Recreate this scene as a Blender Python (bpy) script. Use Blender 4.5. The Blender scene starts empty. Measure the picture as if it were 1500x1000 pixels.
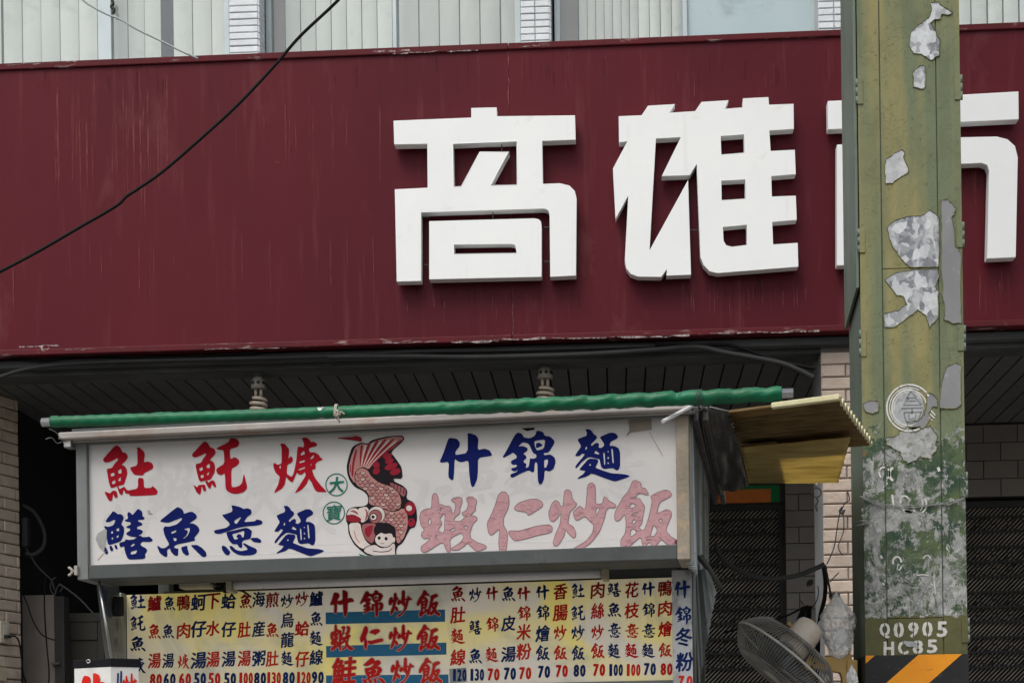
import bpy, bmesh, math, random
from mathutils import Vector, Matrix, noise
from mathutils.geometry import tessellate_polygon

random.seed(7)
sc = bpy.context.scene
C = sc.collection

# ------------------------------------------------------------------ camera
F_PX, PX0, PY0 = 2470.0, 750.0, 1140.0          # focal length and principal point, in pixels of the 1500 px photograph
ROLL, YAW = math.atan(0.0135), math.atan(155.0 / 2470.0)
EYE = Vector((0.0, 0.0, 1.6))
FWD = Vector((-math.sin(YAW), math.cos(YAW), 0))
RIGHT = Vector((math.cos(YAW), math.sin(YAW), 0))
UP = Vector((0, 0, 1))
cr, sr = math.cos(ROLL), math.sin(ROLL)
cam_d = bpy.data.cameras.new('camera')
cam = bpy.data.objects.new('camera', cam_d)
C.objects.link(cam)
cx, cy, cz = RIGHT * cr - UP * sr, RIGHT * sr + UP * cr, -FWD
M = Matrix((cx, cy, cz)).transposed().to_4x4()
M.translation = EYE
cam.matrix_world = M
cam_d.sensor_width = 36.0
cam_d.lens = 36.0 * F_PX / 1500.0
cam_d.shift_y = (PY0 - 500.0) / 1500.0
cam_d.clip_end = 600.0
sc.camera = cam

# ------------------------------------------------------------------ world, sun, exposure
SUN_EL, SUN_AZ = math.radians(58), math.radians(205)     # azimuth measured clockwise from +Y (into the scene)
world = bpy.data.worlds.new('World')
sc.world = world
world.use_nodes = True
wn, wl = world.node_tree.nodes, world.node_tree.links
wn.clear()
sky = wn.new('ShaderNodeTexSky')
sky.sky_type = 'NISHITA'
sky.sun_disc = False
sky.sun_elevation = SUN_EL
sky.sun_rotation = SUN_AZ
sky.dust_density = 4.0
sky.air_density = 1.2
hs = wn.new('ShaderNodeHueSaturation')
hs.inputs['Saturation'].default_value = 0.35
bg = wn.new('ShaderNodeBackground')
bg.inputs['Strength'].default_value = 0.14
wo = wn.new('ShaderNodeOutputWorld')
wl.new(sky.outputs[0], hs.inputs['Color'])
wl.new(hs.outputs[0], bg.inputs['Color'])
wl.new(bg.outputs[0], wo.inputs[0])
sun_d = bpy.data.lights.new('sun', 'SUN')
sun_d.energy = 1.35
sun_d.angle = math.radians(34)
sun_d.color = (1.0, 0.965, 0.92)
sun = bpy.data.objects.new('sun', sun_d)
C.objects.link(sun)
sdir = Vector((math.sin(SUN_AZ) * math.cos(SUN_EL), math.cos(SUN_AZ) * math.cos(SUN_EL), math.sin(SUN_EL)))
sun.rotation_euler = sdir.to_track_quat('Z', 'Y').to_euler()
sun.location = (0, -5, 12)
sc.view_settings.view_transform = 'Standard'
sc.view_settings.look = 'None'
sc.view_settings.gamma = 1.0
sc.view_settings.use_curve_mapping = False
sc.view_settings.exposure = 0.38
sc.cycles.max_bounces = 8

# ------------------------------------------------------------------ frames: vertical planes of the place
def ray(x, y):
    dx, dy = x - PX0, y - PY0
    ux, uy = cr * dx - sr * dy, sr * dx + cr * dy
    return FWD * F_PX + RIGHT * ux - UP * uy

class Frame:
    """a vertical plane: O on it, u runs to the right along it, n points away from the street"""
    def __init__(s, O, ang):
        s.O = Vector((O[0], O[1], 0))
        s.u = Vector((math.cos(ang), -math.sin(ang), 0))
        s.n = Vector((math.sin(ang), math.cos(ang), 0))
        s.ang = ang
    def uz(s, x, y, d=0.0):
        r = ray(x, y)
        k = ((s.O - EYE).dot(s.n) + d) / r.dot(s.n)
        p = EYE + r * k
        return ((p - s.O).dot(s.u), p.z)
    def W(s, u, d, z):
        return s.O + s.u * u + s.n * d + Vector((0, 0, z))
    def P(s, x, y, d=0.0):
        u, z = s.uz(x, y, d)
        return s.W(u, d, z)

FF = Frame((0, 8.0), 0.0)                                  # front of the building's sign fascia
_r = ray(560, 720)
_p = EYE + _r * (5.1 / _r.y)
SF = Frame((_p.x, _p.y), math.radians(5.5))                # front of the stall
PF = Frame((0, 5.85), 0.0)                                  # front of the utility pole
_q = FF.P(30, 760, 0.75)
LF = Frame((_q.x, _q.y), math.radians(-71.6))              # the splayed brick pier on the left (u runs away from the street)

# ------------------------------------------------------------------ materials
def _nd(nt, t, **kw):
    n = nt.nodes.new(t)
    for k, v in kw.items():
        if k.startswith('i_'):
            n.inputs[k[2:].replace('_', ' ')].default_value = v
        else:
            setattr(n, k, v)
    return n

def c4(c): return (c[0], c[1], c[2], 1.0)

def ramp(nt, src, a, b):
    r = _nd(nt, 'ShaderNodeMapRange')
    r.inputs['From Min'].default_value = a
    r.inputs['From Max'].default_value = b
    nt.links.new(src, r.inputs['Value'])
    return r.outputs[0]

def mixc(nt, fac, a, b, mode='MIX'):
    m = _nd(nt, 'ShaderNodeMix', data_type='RGBA', blend_type=mode)
    for i, v in ((0, fac), (6, a), (7, b)):
        if hasattr(v, 'links') or hasattr(v, 'is_linked'):
            nt.links.new(v, m.inputs[i])
        else:
            m.inputs[i].default_value = v if not isinstance(v, tuple) else c4(v)
    return m.outputs[2]

def noisef(nt, scale, stretch=(1, 1, 1), detail=4, rough=.6, dist=0.0, off=(0, 0, 0)):
    g = _nd(nt, 'ShaderNodeNewGeometry')
    mp = _nd(nt, 'ShaderNodeMapping')
    mp.inputs['Scale'].default_value = stretch
    mp.inputs['Location'].default_value = off
    nt.links.new(g.outputs['Position'], mp.inputs[0])
    n = _nd(nt, 'ShaderNodeTexNoise')
    n.inputs['Scale'].default_value = scale
    n.inputs['Detail'].default_value = detail
    n.inputs['Roughness'].default_value = rough
    n.inputs['Distortion'].default_value = dist
    nt.links.new(mp.outputs[0], n.inputs['Vector'])
    return n.outputs['Fac']

def mulf(nt, a, b, op='MULTIPLY'):
    m = _nd(nt, 'ShaderNodeMath', operation=op)
    for i, v in ((0, a), (1, b)):
        if isinstance(v, (int, float)): m.inputs[i].default_value = v
        else: nt.links.new(v, m.inputs[i])
    return m.outputs[0]

def mat(name, col, col2=None, rough=.6, ns=3.0, st=(1, 1, 1), bump=0.0, bs=60.0, metal=0.0, spec=.28,
        dirt=None, da=(.55, .75), ds=8.0, dst=(1, 1, 1), streak=None, sa=(.6, .8), rnd=0.0, grain=.06, trans=0.0, rvar=0.12, ss=14):
    m = bpy.data.materials.new(name)
    m.use_nodes = True
    nt = m.node_tree
    b = nt.nodes['Principled BSDF']
    col2 = col2 or tuple(c * .82 for c in col)
    base = mixc(nt, ramp(nt, noisef(nt, ns, st), .35, .65), col, col2)
    if grain:
        g = ramp(nt, noisef(nt, 120, detail=2), .3, .7)
        base = mixc(nt, mulf(nt, g, grain * 2), base, tuple(c * .5 for c in col))
    if dirt:
        base = mixc(nt, mulf(nt, ramp(nt, noisef(nt, ds, dst, 6, .65, .5, (3, 1, 7)), *da), .85), base, dirt)
    if streak:
        base = mixc(nt, mulf(nt, ramp(nt, noisef(nt, ss, (1, 1, .07), 5, .6, 0, (5, 5, 5)), *sa), .6), base, streak)
    if rnd:
        oi = _nd(nt, 'ShaderNodeObjectInfo')
        r = _nd(nt, 'ShaderNodeMapRange')
        r.inputs['To Min'].default_value = 1 - rnd
        r.inputs['To Max'].default_value = 1 + rnd
        nt.links.new(oi.outputs['Random'], r.inputs['Value'])
        hsv = _nd(nt, 'ShaderNodeHueSaturation')
        nt.links.new(r.outputs[0], hsv.inputs['Value'])
        nt.links.new(base, hsv.inputs['Color'])
        base = hsv.outputs[0]
    nt.links.new(base, b.inputs['Base Color'])
    rr = _nd(nt, 'ShaderNodeMapRange')
    rr.inputs['To Min'].default_value = max(.02, rough - rvar)
    rr.inputs['To Max'].default_value = min(1, rough + rvar)
    nt.links.new(noisef(nt, ns * 4, st), rr.inputs['Value'])
    nt.links.new(rr.outputs[0], b.inputs['Roughness'])
    b.inputs['Metallic'].default_value = metal
    b.inputs['Specular IOR Level'].default_value = spec
    if trans:
        b.inputs['Transmission Weight'].default_value = trans
    if bump:
        bp = _nd(nt, 'ShaderNodeBump')
        bp.inputs['Strength'].default_value = 1.0
        bp.inputs['Distance'].default_value = bump
        nt.links.new(noisef(nt, bs, detail=5), bp.inputs['Height'])
        nt.links.new(bp.outputs[0], b.inputs['Normal'])
    return m

def flat(name, col, rough=.5, spec=.08, var=.8, ns=25):
    return mat(name, col, tuple(c * var for c in col), rough, ns=ns, spec=spec, grain=.04)

def glass(name, tint=(.9, .95, .95), fac=.25, rough=.03):
    m = bpy.data.materials.new(name)
    m.use_nodes = True
    nt = m.node_tree
    nt.nodes.remove(nt.nodes['Principled BSDF'])
    out = nt.nodes['Material Output']
    t = _nd(nt, 'ShaderNodeBsdfTransparent')
    t.inputs[0].default_value = c4(tint)
    g = _nd(nt, 'ShaderNodeBsdfGlossy')
    g.inputs['Roughness'].default_value = rough
    mx = _nd(nt, 'ShaderNodeMixShader')
    mx.inputs[0].default_value = fac
    nt.links.new(t.outputs[0], mx.inputs[1]); nt.links.new(g.outputs[0], mx.inputs[2])
    nt.links.new(mx.outputs[0], out.inputs[0])
    return m

# ------------------------------------------------------------------ object helpers
def tag(o, label=None, cat=None, group=None, kind=None):
    if label: o['label'] = label
    if cat: o['category'] = cat
    if group: o['group'] = group
    if kind: o['kind'] = kind
    return o

def thing(name, loc, label, cat, group=None, kind=None):
    o = bpy.data.objects.new(name, None)
    o.empty_display_size = .1
    o.location = loc
    C.objects.link(o)
    return tag(o, label, cat, group, kind)

def wloc(o):
    l = Vector(o.location)
    while o.parent:
        o = o.parent
        l += o.location
    return l

def link_mesh(name, me, loc, parent=None):
    o = bpy.data.objects.new(name, me)
    o.location = Vector(loc) - (wloc(parent) if parent else Vector())
    if parent: o.parent = parent
    C.objects.link(o)
    return o

class MB:
    def __init__(s): s.v, s.f, s.sm = [], [], []
    def add(s, vs, fs, smooth=False):
        k = len(s.v)
        s.v += [Vector(v) for v in vs]
        s.f += [tuple(i + k for i in f) for f in fs]
        s.sm += [smooth] * len(fs)
        return s
    def box(s, fr, u0, u1, d0, d1, z0, z1):
        vs = [fr.W(u, d, z) for z in (z0, z1) for d in (d0, d1) for u in (u0, u1)]
        return s.add(vs, [(0, 2, 3, 1), (4, 5, 7, 6), (0, 1, 5, 4), (2, 6, 7, 3), (0, 4, 6, 2), (1, 3, 7, 5)])
    def hexa(s, a, b):
        """a, b: two quads of world points, joined"""
        return s.add(list(a) + list(b), [(0, 1, 2, 3), (7, 6, 5, 4), (0, 4, 5, 1), (1, 5, 6, 2), (2, 6, 7, 3), (3, 7, 4, 0)])
    def slab(s, quad, thick, direction):
        dv = Vector(direction) * thick
        return s.hexa(quad, [Vector(q) + dv for q in quad])
    def poly(s, fr, loops, d, thick=0.0):
        """loops of (u, z): an outline and its holes; a flat face at depth d, thick > 0 gives it a body behind"""
        pts = [p for l in loops for p in l]
        tris = tessellate_polygon([[Vector((p[0], p[1], 0)) for p in l] for l in loops])
        n = len(pts)
        vs = [fr.W(p[0], d, p[1]) for p in pts]
        fs = []
        for t in tris:
            a, b, c = (pts[i] for i in t)
            cr_ = (b[0] - a[0]) * (c[1] - a[1]) - (b[1] - a[1]) * (c[0] - a[0])
            fs.append(tuple(t) if cr_ > 0 else (t[0], t[2], t[1]))
        if thick:
            vs += [fr.W(p[0], d + thick, p[1]) for p in pts]
            fs += [(f[0] + n, f[2] + n, f[1] + n) for f in list(fs)]
            k = 0
            for l in loops:
                m = len(l)
                for i in range(m):
                    j = (i + 1) % m
                    fs.append((k + i, k + j, n + k + j, n + k + i))
                k += m
        return s.add(vs, fs)
    def tube(s, pts, rad, seg=8, caps=True):
        pts = [Vector(p) for p in pts]
        n = len(pts)
        rads = rad if isinstance(rad, (list, tuple)) else [rad] * n
        rings = []
        nrm = None
        for i, p in enumerate(pts):
            t = (pts[min(i + 1, n - 1)] - pts[max(i - 1, 0)]).normalized()
            if nrm is None:
                nrm = t.orthogonal().normalized()
            else:
                nrm = (nrm - t * nrm.dot(t)).normalized()
            bn = t.cross(nrm)
            rings.append([p + (nrm * math.cos(a) + bn * math.sin(a)) * rads[i] for a in [2 * math.pi * k / seg for k in range(seg)]])
        vs = [v for r in rings for v in r]
        fs = [(i * seg + k, i * seg + (k + 1) % seg, (i + 1) * seg + (k + 1) % seg, (i + 1) * seg + k) for i in range(n - 1) for k in range(seg)]
        s.add(vs, fs, True)
        if caps:
            k = len(s.v) - len(vs)
            s.f += [tuple(range(k + seg - 1, k - 1, -1)), tuple(range(k + (n - 1) * seg, k + n * seg))]
            s.sm += [False, False]
        return s
    def build(s, name, m, parent=None, bevel=0.0, seg=2):
        lo = Vector([min(v[i] for v in s.v) for i in range(3)])
        hi = Vector([max(v[i] for v in s.v) for i in range(3)])
        c = (lo + hi) / 2
        me = bpy.data.meshes.new(name)
        me.from_pydata([v - c for v in s.v], [], s.f)
        me.polygons.foreach_set('use_smooth', s.sm)
        me.materials.append(m)
        me.update()
        o = link_mesh(name, me, c, parent)
        if bevel:
            b = o.modifiers.new('bevel', 'BEVEL')
            b.width = bevel; b.segments = seg; b.limit_method = 'ANGLE'; b.angle_limit = math.radians(40)
        return o

def spline(pts, n=8):
    pts = [Vector(p) for p in pts]
    out = []
    for i in range(len(pts) - 1):
        p0, p1, p2, p3 = pts[max(i - 1, 0)], pts[i], pts[i + 1], pts[min(i + 2, len(pts) - 1)]
        for k in range(n):
            t = k / n
            out.append(.5 * ((2 * p1) + (p2 - p0) * t + (2 * p0 - 5 * p1 + 4 * p2 - p3) * t * t + (3 * p1 - p0 - 3 * p2 + p3) * t ** 3))
    out.append(pts[-1])
    return out

_pm = {}
def piece(name, m, parent, fr, u0, u1, d0, d1, z0, z1, ch=.004, jitter=0.0, tilt=0.0):
    """one tile / brick / slat with a chamfered face; alike pieces share their mesh"""
    w, t, h = u1 - u0, d1 - d0, z1 - z0
    key = (name, m.name, round(w, 3), round(t, 3), round(h, 3), round(fr.ang, 3))
    if key not in _pm:
        ch = min(ch, w / 3, h / 3, t * .8)
        vs = []
        for (uu, zz) in ((-1, -1), (1, -1), (1, 1), (-1, 1)):
            vs.append(fr.u * (uu * (w / 2 - ch)) - fr.n * (t / 2) + UP * (zz * (h / 2 - ch)))
        for (uu, zz) in ((-1, -1), (1, -1), (1, 1), (-1, 1)):
            vs.append(fr.u * (uu * w / 2) - fr.n * (t / 2 - ch) + UP * (zz * h / 2))
        for (uu, zz) in ((-1, -1), (1, -1), (1, 1), (-1, 1)):
            vs.append(fr.u * (uu * w / 2) + fr.n * (t / 2) + UP * (zz * h / 2))
        fs = [(0, 1, 2, 3), (11, 10, 9, 8)]
        for a, b in ((0, 4), (4, 8)):
            for i in range(4):
                j = (i + 1) % 4
                fs.append((b + i, b + j, a + j, a + i))
        me = bpy.data.meshes.new(name)
        me.from_pydata(vs, [], fs)
        me.materials.append(m)
        _pm[key] = me
    loc = fr.W((u0 + u1) / 2, (d0 + d1) / 2 + random.uniform(-jitter, jitter), (z0 + z1) / 2)
    o = link_mesh(name, _pm[key], loc, parent)
    if tilt:
        o.rotation_euler = (random.uniform(-tilt, tilt), 0, random.uniform(-tilt, tilt))
    return o

def courses(name, m, parent, fr, u0, u1, d0, d1, z0, z1, bw, bh, gap, shift=.5, off=0.0, **kw):
    """running-bond pieces between u0..u1, z0..z1"""
    z, row = z0, 0
    while z + bh <= z1 + bh * .6:
        zt = min(z + bh, z1)
        if zt - z > bh * .25:
            u = u0 - bw * (((row % 2) * shift + off) % 1.0)
            while u < u1:
                a, b = max(u, u0), min(u + bw, u1)
                if b - a > bw * .12:
                    piece(name, m, parent, fr, a, b - gap, d0, d1, z, zt - gap, **kw)
                u += bw
        z += bh
        row += 1
# ------------------------------------------------------------------ brush lettering, outlines in the pixels of enlarged crops: (x0, y0, scale)
cA, cB, cCc, cD, cE = (140, 635, 7.895), (320, 635, 7.895), (140, 730, 7.895), (310, 730, 7.895), (630, 615, 7.895)
cG, cH = (610, 705, 7.895), (800, 700, 7.5)
L5, FI = (540, 120, 2.143), (470, 630, 5.0)
T = {}
T['tu_fish'] = (cA, [
 [[(85,300),(95,280),(215,145),(250,132),(285,160),(312,215),(345,218),(370,245),(372,280),(345,320),(300,357),(335,372),(360,405),(368,460),(355,500),(330,585),(270,600),(180,630),(160,590),(125,405),(190,395),(215,350),(262,300),(250,280),(200,310),(140,333),(100,328)],
  [(170,462),(212,445),(222,480),(180,495)],[(258,425),(298,402),(300,458),(265,460)],[(188,550),(226,535),(230,570),(195,585)],[(260,530),(290,495),(290,545),(268,548)]],
 [[(100,665),(135,675),(165,690),(200,655),(240,660),(258,720),(245,742),(220,735),(205,690),(190,770),(175,780),(150,768),(130,730)]],
 [[(248,608),(262,605),(280,640),(330,607),(355,640),(375,655),(490,632),(490,508),(555,512),(560,625),(640,625),(660,605),(690,625),(720,665),(712,695),(690,708),(400,720),(385,692),(345,690),(325,640),(310,705),(295,708),(270,680)]],
 [[(478,158),(510,160),(560,205),(570,240),(558,330),(610,318),(655,340),(668,375),(660,405),(560,455),(550,482),(450,475),(420,440),(395,390),(485,365),(482,200)]]])
T['tuo'] = (cA, [
 [[(1115,245),(1120,230),(1240,100),(1265,88),(1295,105),(1330,160),(1365,165),(1388,200),(1385,235),(1320,305),(1350,315),(1375,345),(1383,400),(1375,450),(1330,530),(1290,535),(1210,555),(1190,520),(1150,350),(1220,335),(1245,285),(1280,240),(1270,225),(1220,250),(1160,275),(1125,270)],
  [(1198,400),(1235,383),(1242,415),(1208,432)],[(1280,370),(1318,342),(1322,395),(1290,395)],[(1212,478),(1248,472),(1250,505),(1218,510)],[(1285,470),(1312,435),(1310,470),(1292,482)]],
 [[(1130,590),(1150,600),(1175,620),(1190,592),(1265,585),(1280,650),(1268,668),(1245,655),(1228,600),(1215,695),(1195,702),(1165,670)]],
 [[(1265,545),(1290,540),(1305,565),(1345,535),(1375,545),(1395,600),(1388,620),(1370,615),(1345,575),(1330,630),(1315,635),(1290,600)]],
 [[(x + 1421, y) for x, y in [(-30,168),(120,95),(125,62),(160,52),(215,60),(243,100),(235,135),(215,155),(130,180),(138,290),(160,285),(175,270),(210,278),(240,310),(238,345),(205,375),(148,405),(150,615),(200,615),(250,595),(275,560),(290,465),(300,480),(333,610),(325,640),(290,675),(220,695),(160,692),(105,665),(82,630),(75,455),(30,480),(-15,462),(-30,405),(70,345),(60,190),(0,185)]]]])
T['焿'] = (cB, [
 [[(712,115),(760,110),(800,155),(818,180),(815,240),(808,290),(830,262),(850,265),(862,300),(850,330),(795,360),(790,460),(830,490),(850,495),(870,455),(900,310),(915,150),(935,148),(990,155),(985,100),(965,60),(975,45),(1020,45),(1050,65),(1070,95),(1110,92),(1145,120),(1130,145),(1050,165),(1045,190),(1060,215),(1110,212),(1160,240),(1180,275),(1208,290),(1195,305),(1150,320),(1120,350),(1125,390),(1110,412),(1080,415),(1110,500),(1170,580),(1250,665),(1240,675),(1140,672),(1110,640),(1080,570),(1045,515),(1020,580),(960,650),(885,688),(890,670),(960,560),(1010,480),(1000,440),(960,475),(925,470),(915,455),(905,450),(880,510),(860,558),(835,555),(795,515),(785,490),(765,590),(730,635),(650,685),(645,670),(690,590),(710,495),(660,450),(635,385),(635,345),(655,335),(680,360),(725,345),(730,320),(730,160)],
  [(948,235),(990,195),(1000,235),(955,250)],[(935,320),(1000,300),(995,325),(940,340)],[(925,408),(1000,380),(1000,400),(930,425)],[(1062,280),(1105,240),(1100,275),(1068,295)],[(702,380),(722,360),(720,400),(708,400)],[(1065,350),(1078,345),(1072,375)]]])
T['鱔'] = (cCc, [
 [[(115,265),(125,240),(180,170),(200,142),(230,155),(255,178),(285,175),(318,195),(327,225),(300,280),(298,295),(328,330),(330,380),(320,430),(295,485),(270,500),(160,535),(140,520),(130,450),(115,350),(98,325),(105,315),(150,325),(205,305),(232,245),(200,248),(165,268),(130,272)],
  [(178,380),(200,372),(202,400),(182,402)],[(238,352),(272,335),(270,375),(245,372)],[(185,450),(205,445),(200,472),(186,470)],[(243,430),(268,418),(262,448),(243,450)]],
 [[(100,560),(115,555),(140,600),(145,635),(120,645),(100,610)]],[[(160,545),(180,540),(205,580),(195,608),(170,600)]],[[(215,535),(240,530),(255,570),(245,588),(228,575)]],
 [[(375,152),(400,160),(425,185),(440,175),(480,125),(500,118),(535,145),(542,175),(540,200),(568,220),(560,240),(500,245),(485,255),(540,285),(540,305),(480,325),(480,350),(520,355),(548,375),(540,400),(490,430),(520,425),(545,445),(600,440),(620,435),(660,470),(655,490),(620,500),(540,495),(515,525),(530,545),(580,570),(597,590),(590,615),(570,640),(578,670),(560,695),(400,703),(370,690),(345,630),(330,570),(335,550),(290,560),(275,540),(275,510),(340,490),(345,465),(370,475),(440,470),(480,445),(395,435),(355,410),(355,395),(395,370),(400,345),(360,335),(355,320),(405,300),(405,270),(350,265),(335,245),(370,235),(375,210),(365,190)],
  [(405,548),(430,520),(452,518),(450,535),(415,555)],[(405,612),(485,590),(465,635),(408,645)]]])
T['魚'] = (cCc, [
 [[(745,262),(760,240),(930,105),(955,95),(1000,120),(1020,155),(1018,175),(1090,150),(1125,152),(1165,185),(1172,215),(1150,240),(1080,285),(1130,285),(1180,315),(1202,355),(1195,385),(1140,450),(1152,470),(1145,485),(1050,505),(930,530),(900,560),(935,575),(955,570),(955,640),(945,662),(905,650),(870,610),(860,570),(825,590),(830,645),(825,672),(790,665),(740,625),(712,550),(720,542),(760,570),(800,570),(855,530),(800,430),(780,350),(800,318),(850,322),(940,295),(1000,240),(995,220),(960,232),(850,275),(800,275)],
  [(870,385),(935,360),(930,385),(880,405)],[(895,450),(935,455),(935,485),(910,490)],[(1025,348),(1092,332),(1085,380),(1065,425),(1022,462),(1012,455),(1045,430),(1068,385),(1060,362),(1035,360)]],
 [[(985,560),(1060,540),(1060,570),(1080,630),(1075,652),(1045,655),(1005,620)]],
 [[(1095,535),(1170,532),(1230,565),(1275,615),(1285,645),(1270,672),(1235,672),(1180,620)]]])
T['意'] = (cD, [
 [[(228,80),(250,75),(330,95),(370,118),(415,108),(455,125),(465,160),(450,185),(415,205),(370,270),(500,260),(520,238),(570,248),(592,270),(580,295),(500,312),(410,318),(310,335),(180,378),(90,408),(40,400),(25,375),(40,362),(170,335),(210,300),(200,275),(140,215),(120,185),(170,175),(235,150),(240,125)],
  [(258,255),(330,212),(340,218),(290,290),(268,285)]],
 [[(170,385),(240,370),(400,332),(440,350),(467,375),(455,440),(440,465),(370,480),(352,500),(355,560),(340,570),(315,560),(298,525),(240,525),(200,480),(175,420)],
  [(235,408),(290,395),(380,365),(370,445),(350,445),(345,420),(315,405),(290,425),(285,440),(310,460),(265,475)]],
 [[(115,550),(135,538),(165,555),(210,605),(215,630),(200,650),(180,655),(150,635),(120,590)]],
 [[(205,545),(235,545),(280,590),(340,605),(420,588),(400,560),(360,520),(375,510),(440,545),(510,575),(527,600),(515,630),(470,650),(370,657),(300,645),(255,620),(215,580)]],
 [[(445,462),(470,450),(530,450),(570,475),(575,495),(560,510),(520,505),(485,500)]]])
T['麵'] = (cD, [
 [[(830,85),(870,80),(900,100),(920,135),(950,155),(955,180),(940,200),(890,250),(900,270),(930,240),(960,230),(978,250),(970,285),(1000,290),(1030,265),(1025,235),(985,175),(1000,160),(1090,120),(1140,122),(1175,155),(1170,185),(1100,220),(1085,265),(1140,268),(1185,295),(1198,340),(1200,480),(1185,530),(1160,540),(1120,512),(1030,525),(1000,505),(985,440),(985,415),(870,388),(800,440),(740,515),(725,510),(735,480),(830,360),(800,350),(770,380),(725,380),(735,355),(790,270),(765,230),(750,195),(790,175),(845,155),(850,120)],
  [(828,300),(845,270),(852,290),(840,312)],[(925,350),(940,318),(980,350),(975,362)],[(1020,345),(1035,340),(1043,470),(1030,482)],[(1105,300),(1120,300),(1133,455),(1118,462)],[(1065,325),(1080,325),(1078,340),(1066,340)],[(1065,392),(1080,390),(1080,410),(1066,410)],[(1065,450),(1082,450),(1080,468),(1066,468)]],
 [[(770,525),(870,405),(960,415),(970,440),(945,490),(940,510),(990,530),(1030,545),(1110,572),(1240,580),(1300,598),(1285,615),(1160,660),(1130,660),(1060,635),(900,570),(850,605),(750,635),(755,620),(810,580),(835,545),(780,535)],
  [(870,475),(885,465),(893,480),(880,490)]]])
T['什'] = (cE, [
 [[(212,210),(240,205),(310,215),(345,260),(340,305),(295,360),(292,405),(435,378),(435,180),(430,155),(460,150),(530,175),(560,215),(550,345),(630,328),(690,350),(718,400),(700,415),(555,435),(553,600),(545,680),(510,765),(485,775),(470,740),(452,620),(445,465),(360,488),(320,475),(285,445),(278,600),(270,690),(240,690),(210,655),(218,480),(130,492),(110,480),(150,390)]]])
T['錦'] = (cE, [
 [[(840,420),(860,395),(980,170),(1015,143),(1060,155),(1085,200),(1150,210),(1205,185),(1225,155),(1225,130),(1250,120),(1310,140),(1325,180),(1390,190),(1440,240),(1435,275),(1370,375),(1315,380),(1318,405),(1390,395),(1440,430),(1453,480),(1430,560),(1380,595),(1325,578),(1318,680),(1290,740),(1262,745),(1245,690),(1240,490),(1210,490),(1205,590),(1185,605),(1140,580),(1040,620),(950,668),(928,650),(930,625),(1000,600),(1015,570),(985,595),(950,585),(932,560),(1000,540),(1005,515),(950,515),(932,490),(945,465),(1000,440),(1000,410),(960,375),(930,395),(850,435)],
  [(1020,305),(1070,255),(1140,270),(1190,380),(1230,400),(1228,435),(1190,445),(1155,440),(1150,480),(1140,540),(1105,555),(1115,500),(1090,495),(1080,470),(1115,440),(1110,410),(1075,390),(1130,350),(1125,320),(1080,300),(1040,300)],
  [(1203,240),(1333,222),(1315,330),(1235,352),(1212,300)],[(1318,460),(1362,450),(1362,500),(1340,550),(1320,548)]],
 [[(1225,270),(1260,258),(1308,290),(1260,315),(1225,322)]]])
T['蝦'] = (cG, [
 [[(180,180),(195,140),(220,135),(248,165),(258,260),(290,262),(335,285),(375,280),(400,300),(412,380),(445,340),(455,250),(400,220),(415,195),(470,178),(525,185),(530,230),(500,310),(505,360),(440,415),(430,455),(510,460),(560,410),(595,400),(530,385),(530,355),(580,330),(600,260),(575,200),(600,175),(650,175),(700,215),(680,300),(685,325),(640,370),(620,395),(650,390),(700,410),(700,440),(650,490),(615,600),(630,655),(700,700),(800,735),(812,760),(790,775),(720,803),(680,795),(590,705),(550,745),(480,790),(405,790),(405,770),(470,730),(520,690),(550,640),(520,585),(385,655),(395,790),(375,828),(350,800),(305,690),(130,805),(80,820),(50,790),(55,745),(145,680),(150,650),(90,660),(55,630),(60,590),(95,560),(50,500),(35,420),(50,350),(100,318),(175,310)],
  [(135,450),(160,410),(172,470),(150,520)],[(265,430),(320,365),(330,380),(320,600),(245,560),(300,480)],[(385,560),(450,525),(460,550),(400,585)],[(540,515),(590,505),(580,560)],[(245,330),(290,310),(255,370)],[(215,660),(225,600),(240,670)]]])
T['仁'] = (cG, [
 [[(985,115),(1030,118),(1065,165),(1073,240),(1055,320),(1005,420),(1005,500),(1055,590),(1040,780),(1015,840),(985,840),(960,790),(950,690),(965,540),(880,610),(855,618),(830,580),(815,480),(890,330),(950,150)]],
 [[(1130,300),(1180,245),(1300,205),(1400,200),(1450,230),(1465,265),(1440,300),(1310,382),(1290,385),(1270,352),(1140,328)]],
 [[(1062,590),(1080,565),(1190,570),(1400,510),(1530,495),(1570,520),(1572,560),(1545,590),(1400,620),(1180,680),(1130,680),(1085,630)]]])
T['炒'] = (cH, [
 [[(200,140),(235,122),(275,145),(290,235),(340,280),(310,325),(265,365),(255,400),(235,495),(300,530),(328,600),(320,650),(290,650),(240,600),(215,560),(190,650),(130,735),(95,745),(75,715),(100,620),(155,500),(165,375),(120,440),(75,478),(40,460),(25,380),(60,280),(100,240),(140,260),(160,310),(185,310)]],
 [[(455,70),(500,45),(540,80),(543,290),(620,275),(630,215),(650,203),(700,255),(760,285),(770,310),(750,325),(690,320),(660,350),(640,440),(590,580),(500,700),(380,790),(300,812),(280,795),(300,770),(440,690),(510,600),(525,510),(480,470),(425,415),(340,465),(310,440),(295,370),(370,300),(410,335),(430,345),(445,220)],
  [(545,330),(595,315),(550,430)]]])
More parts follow.
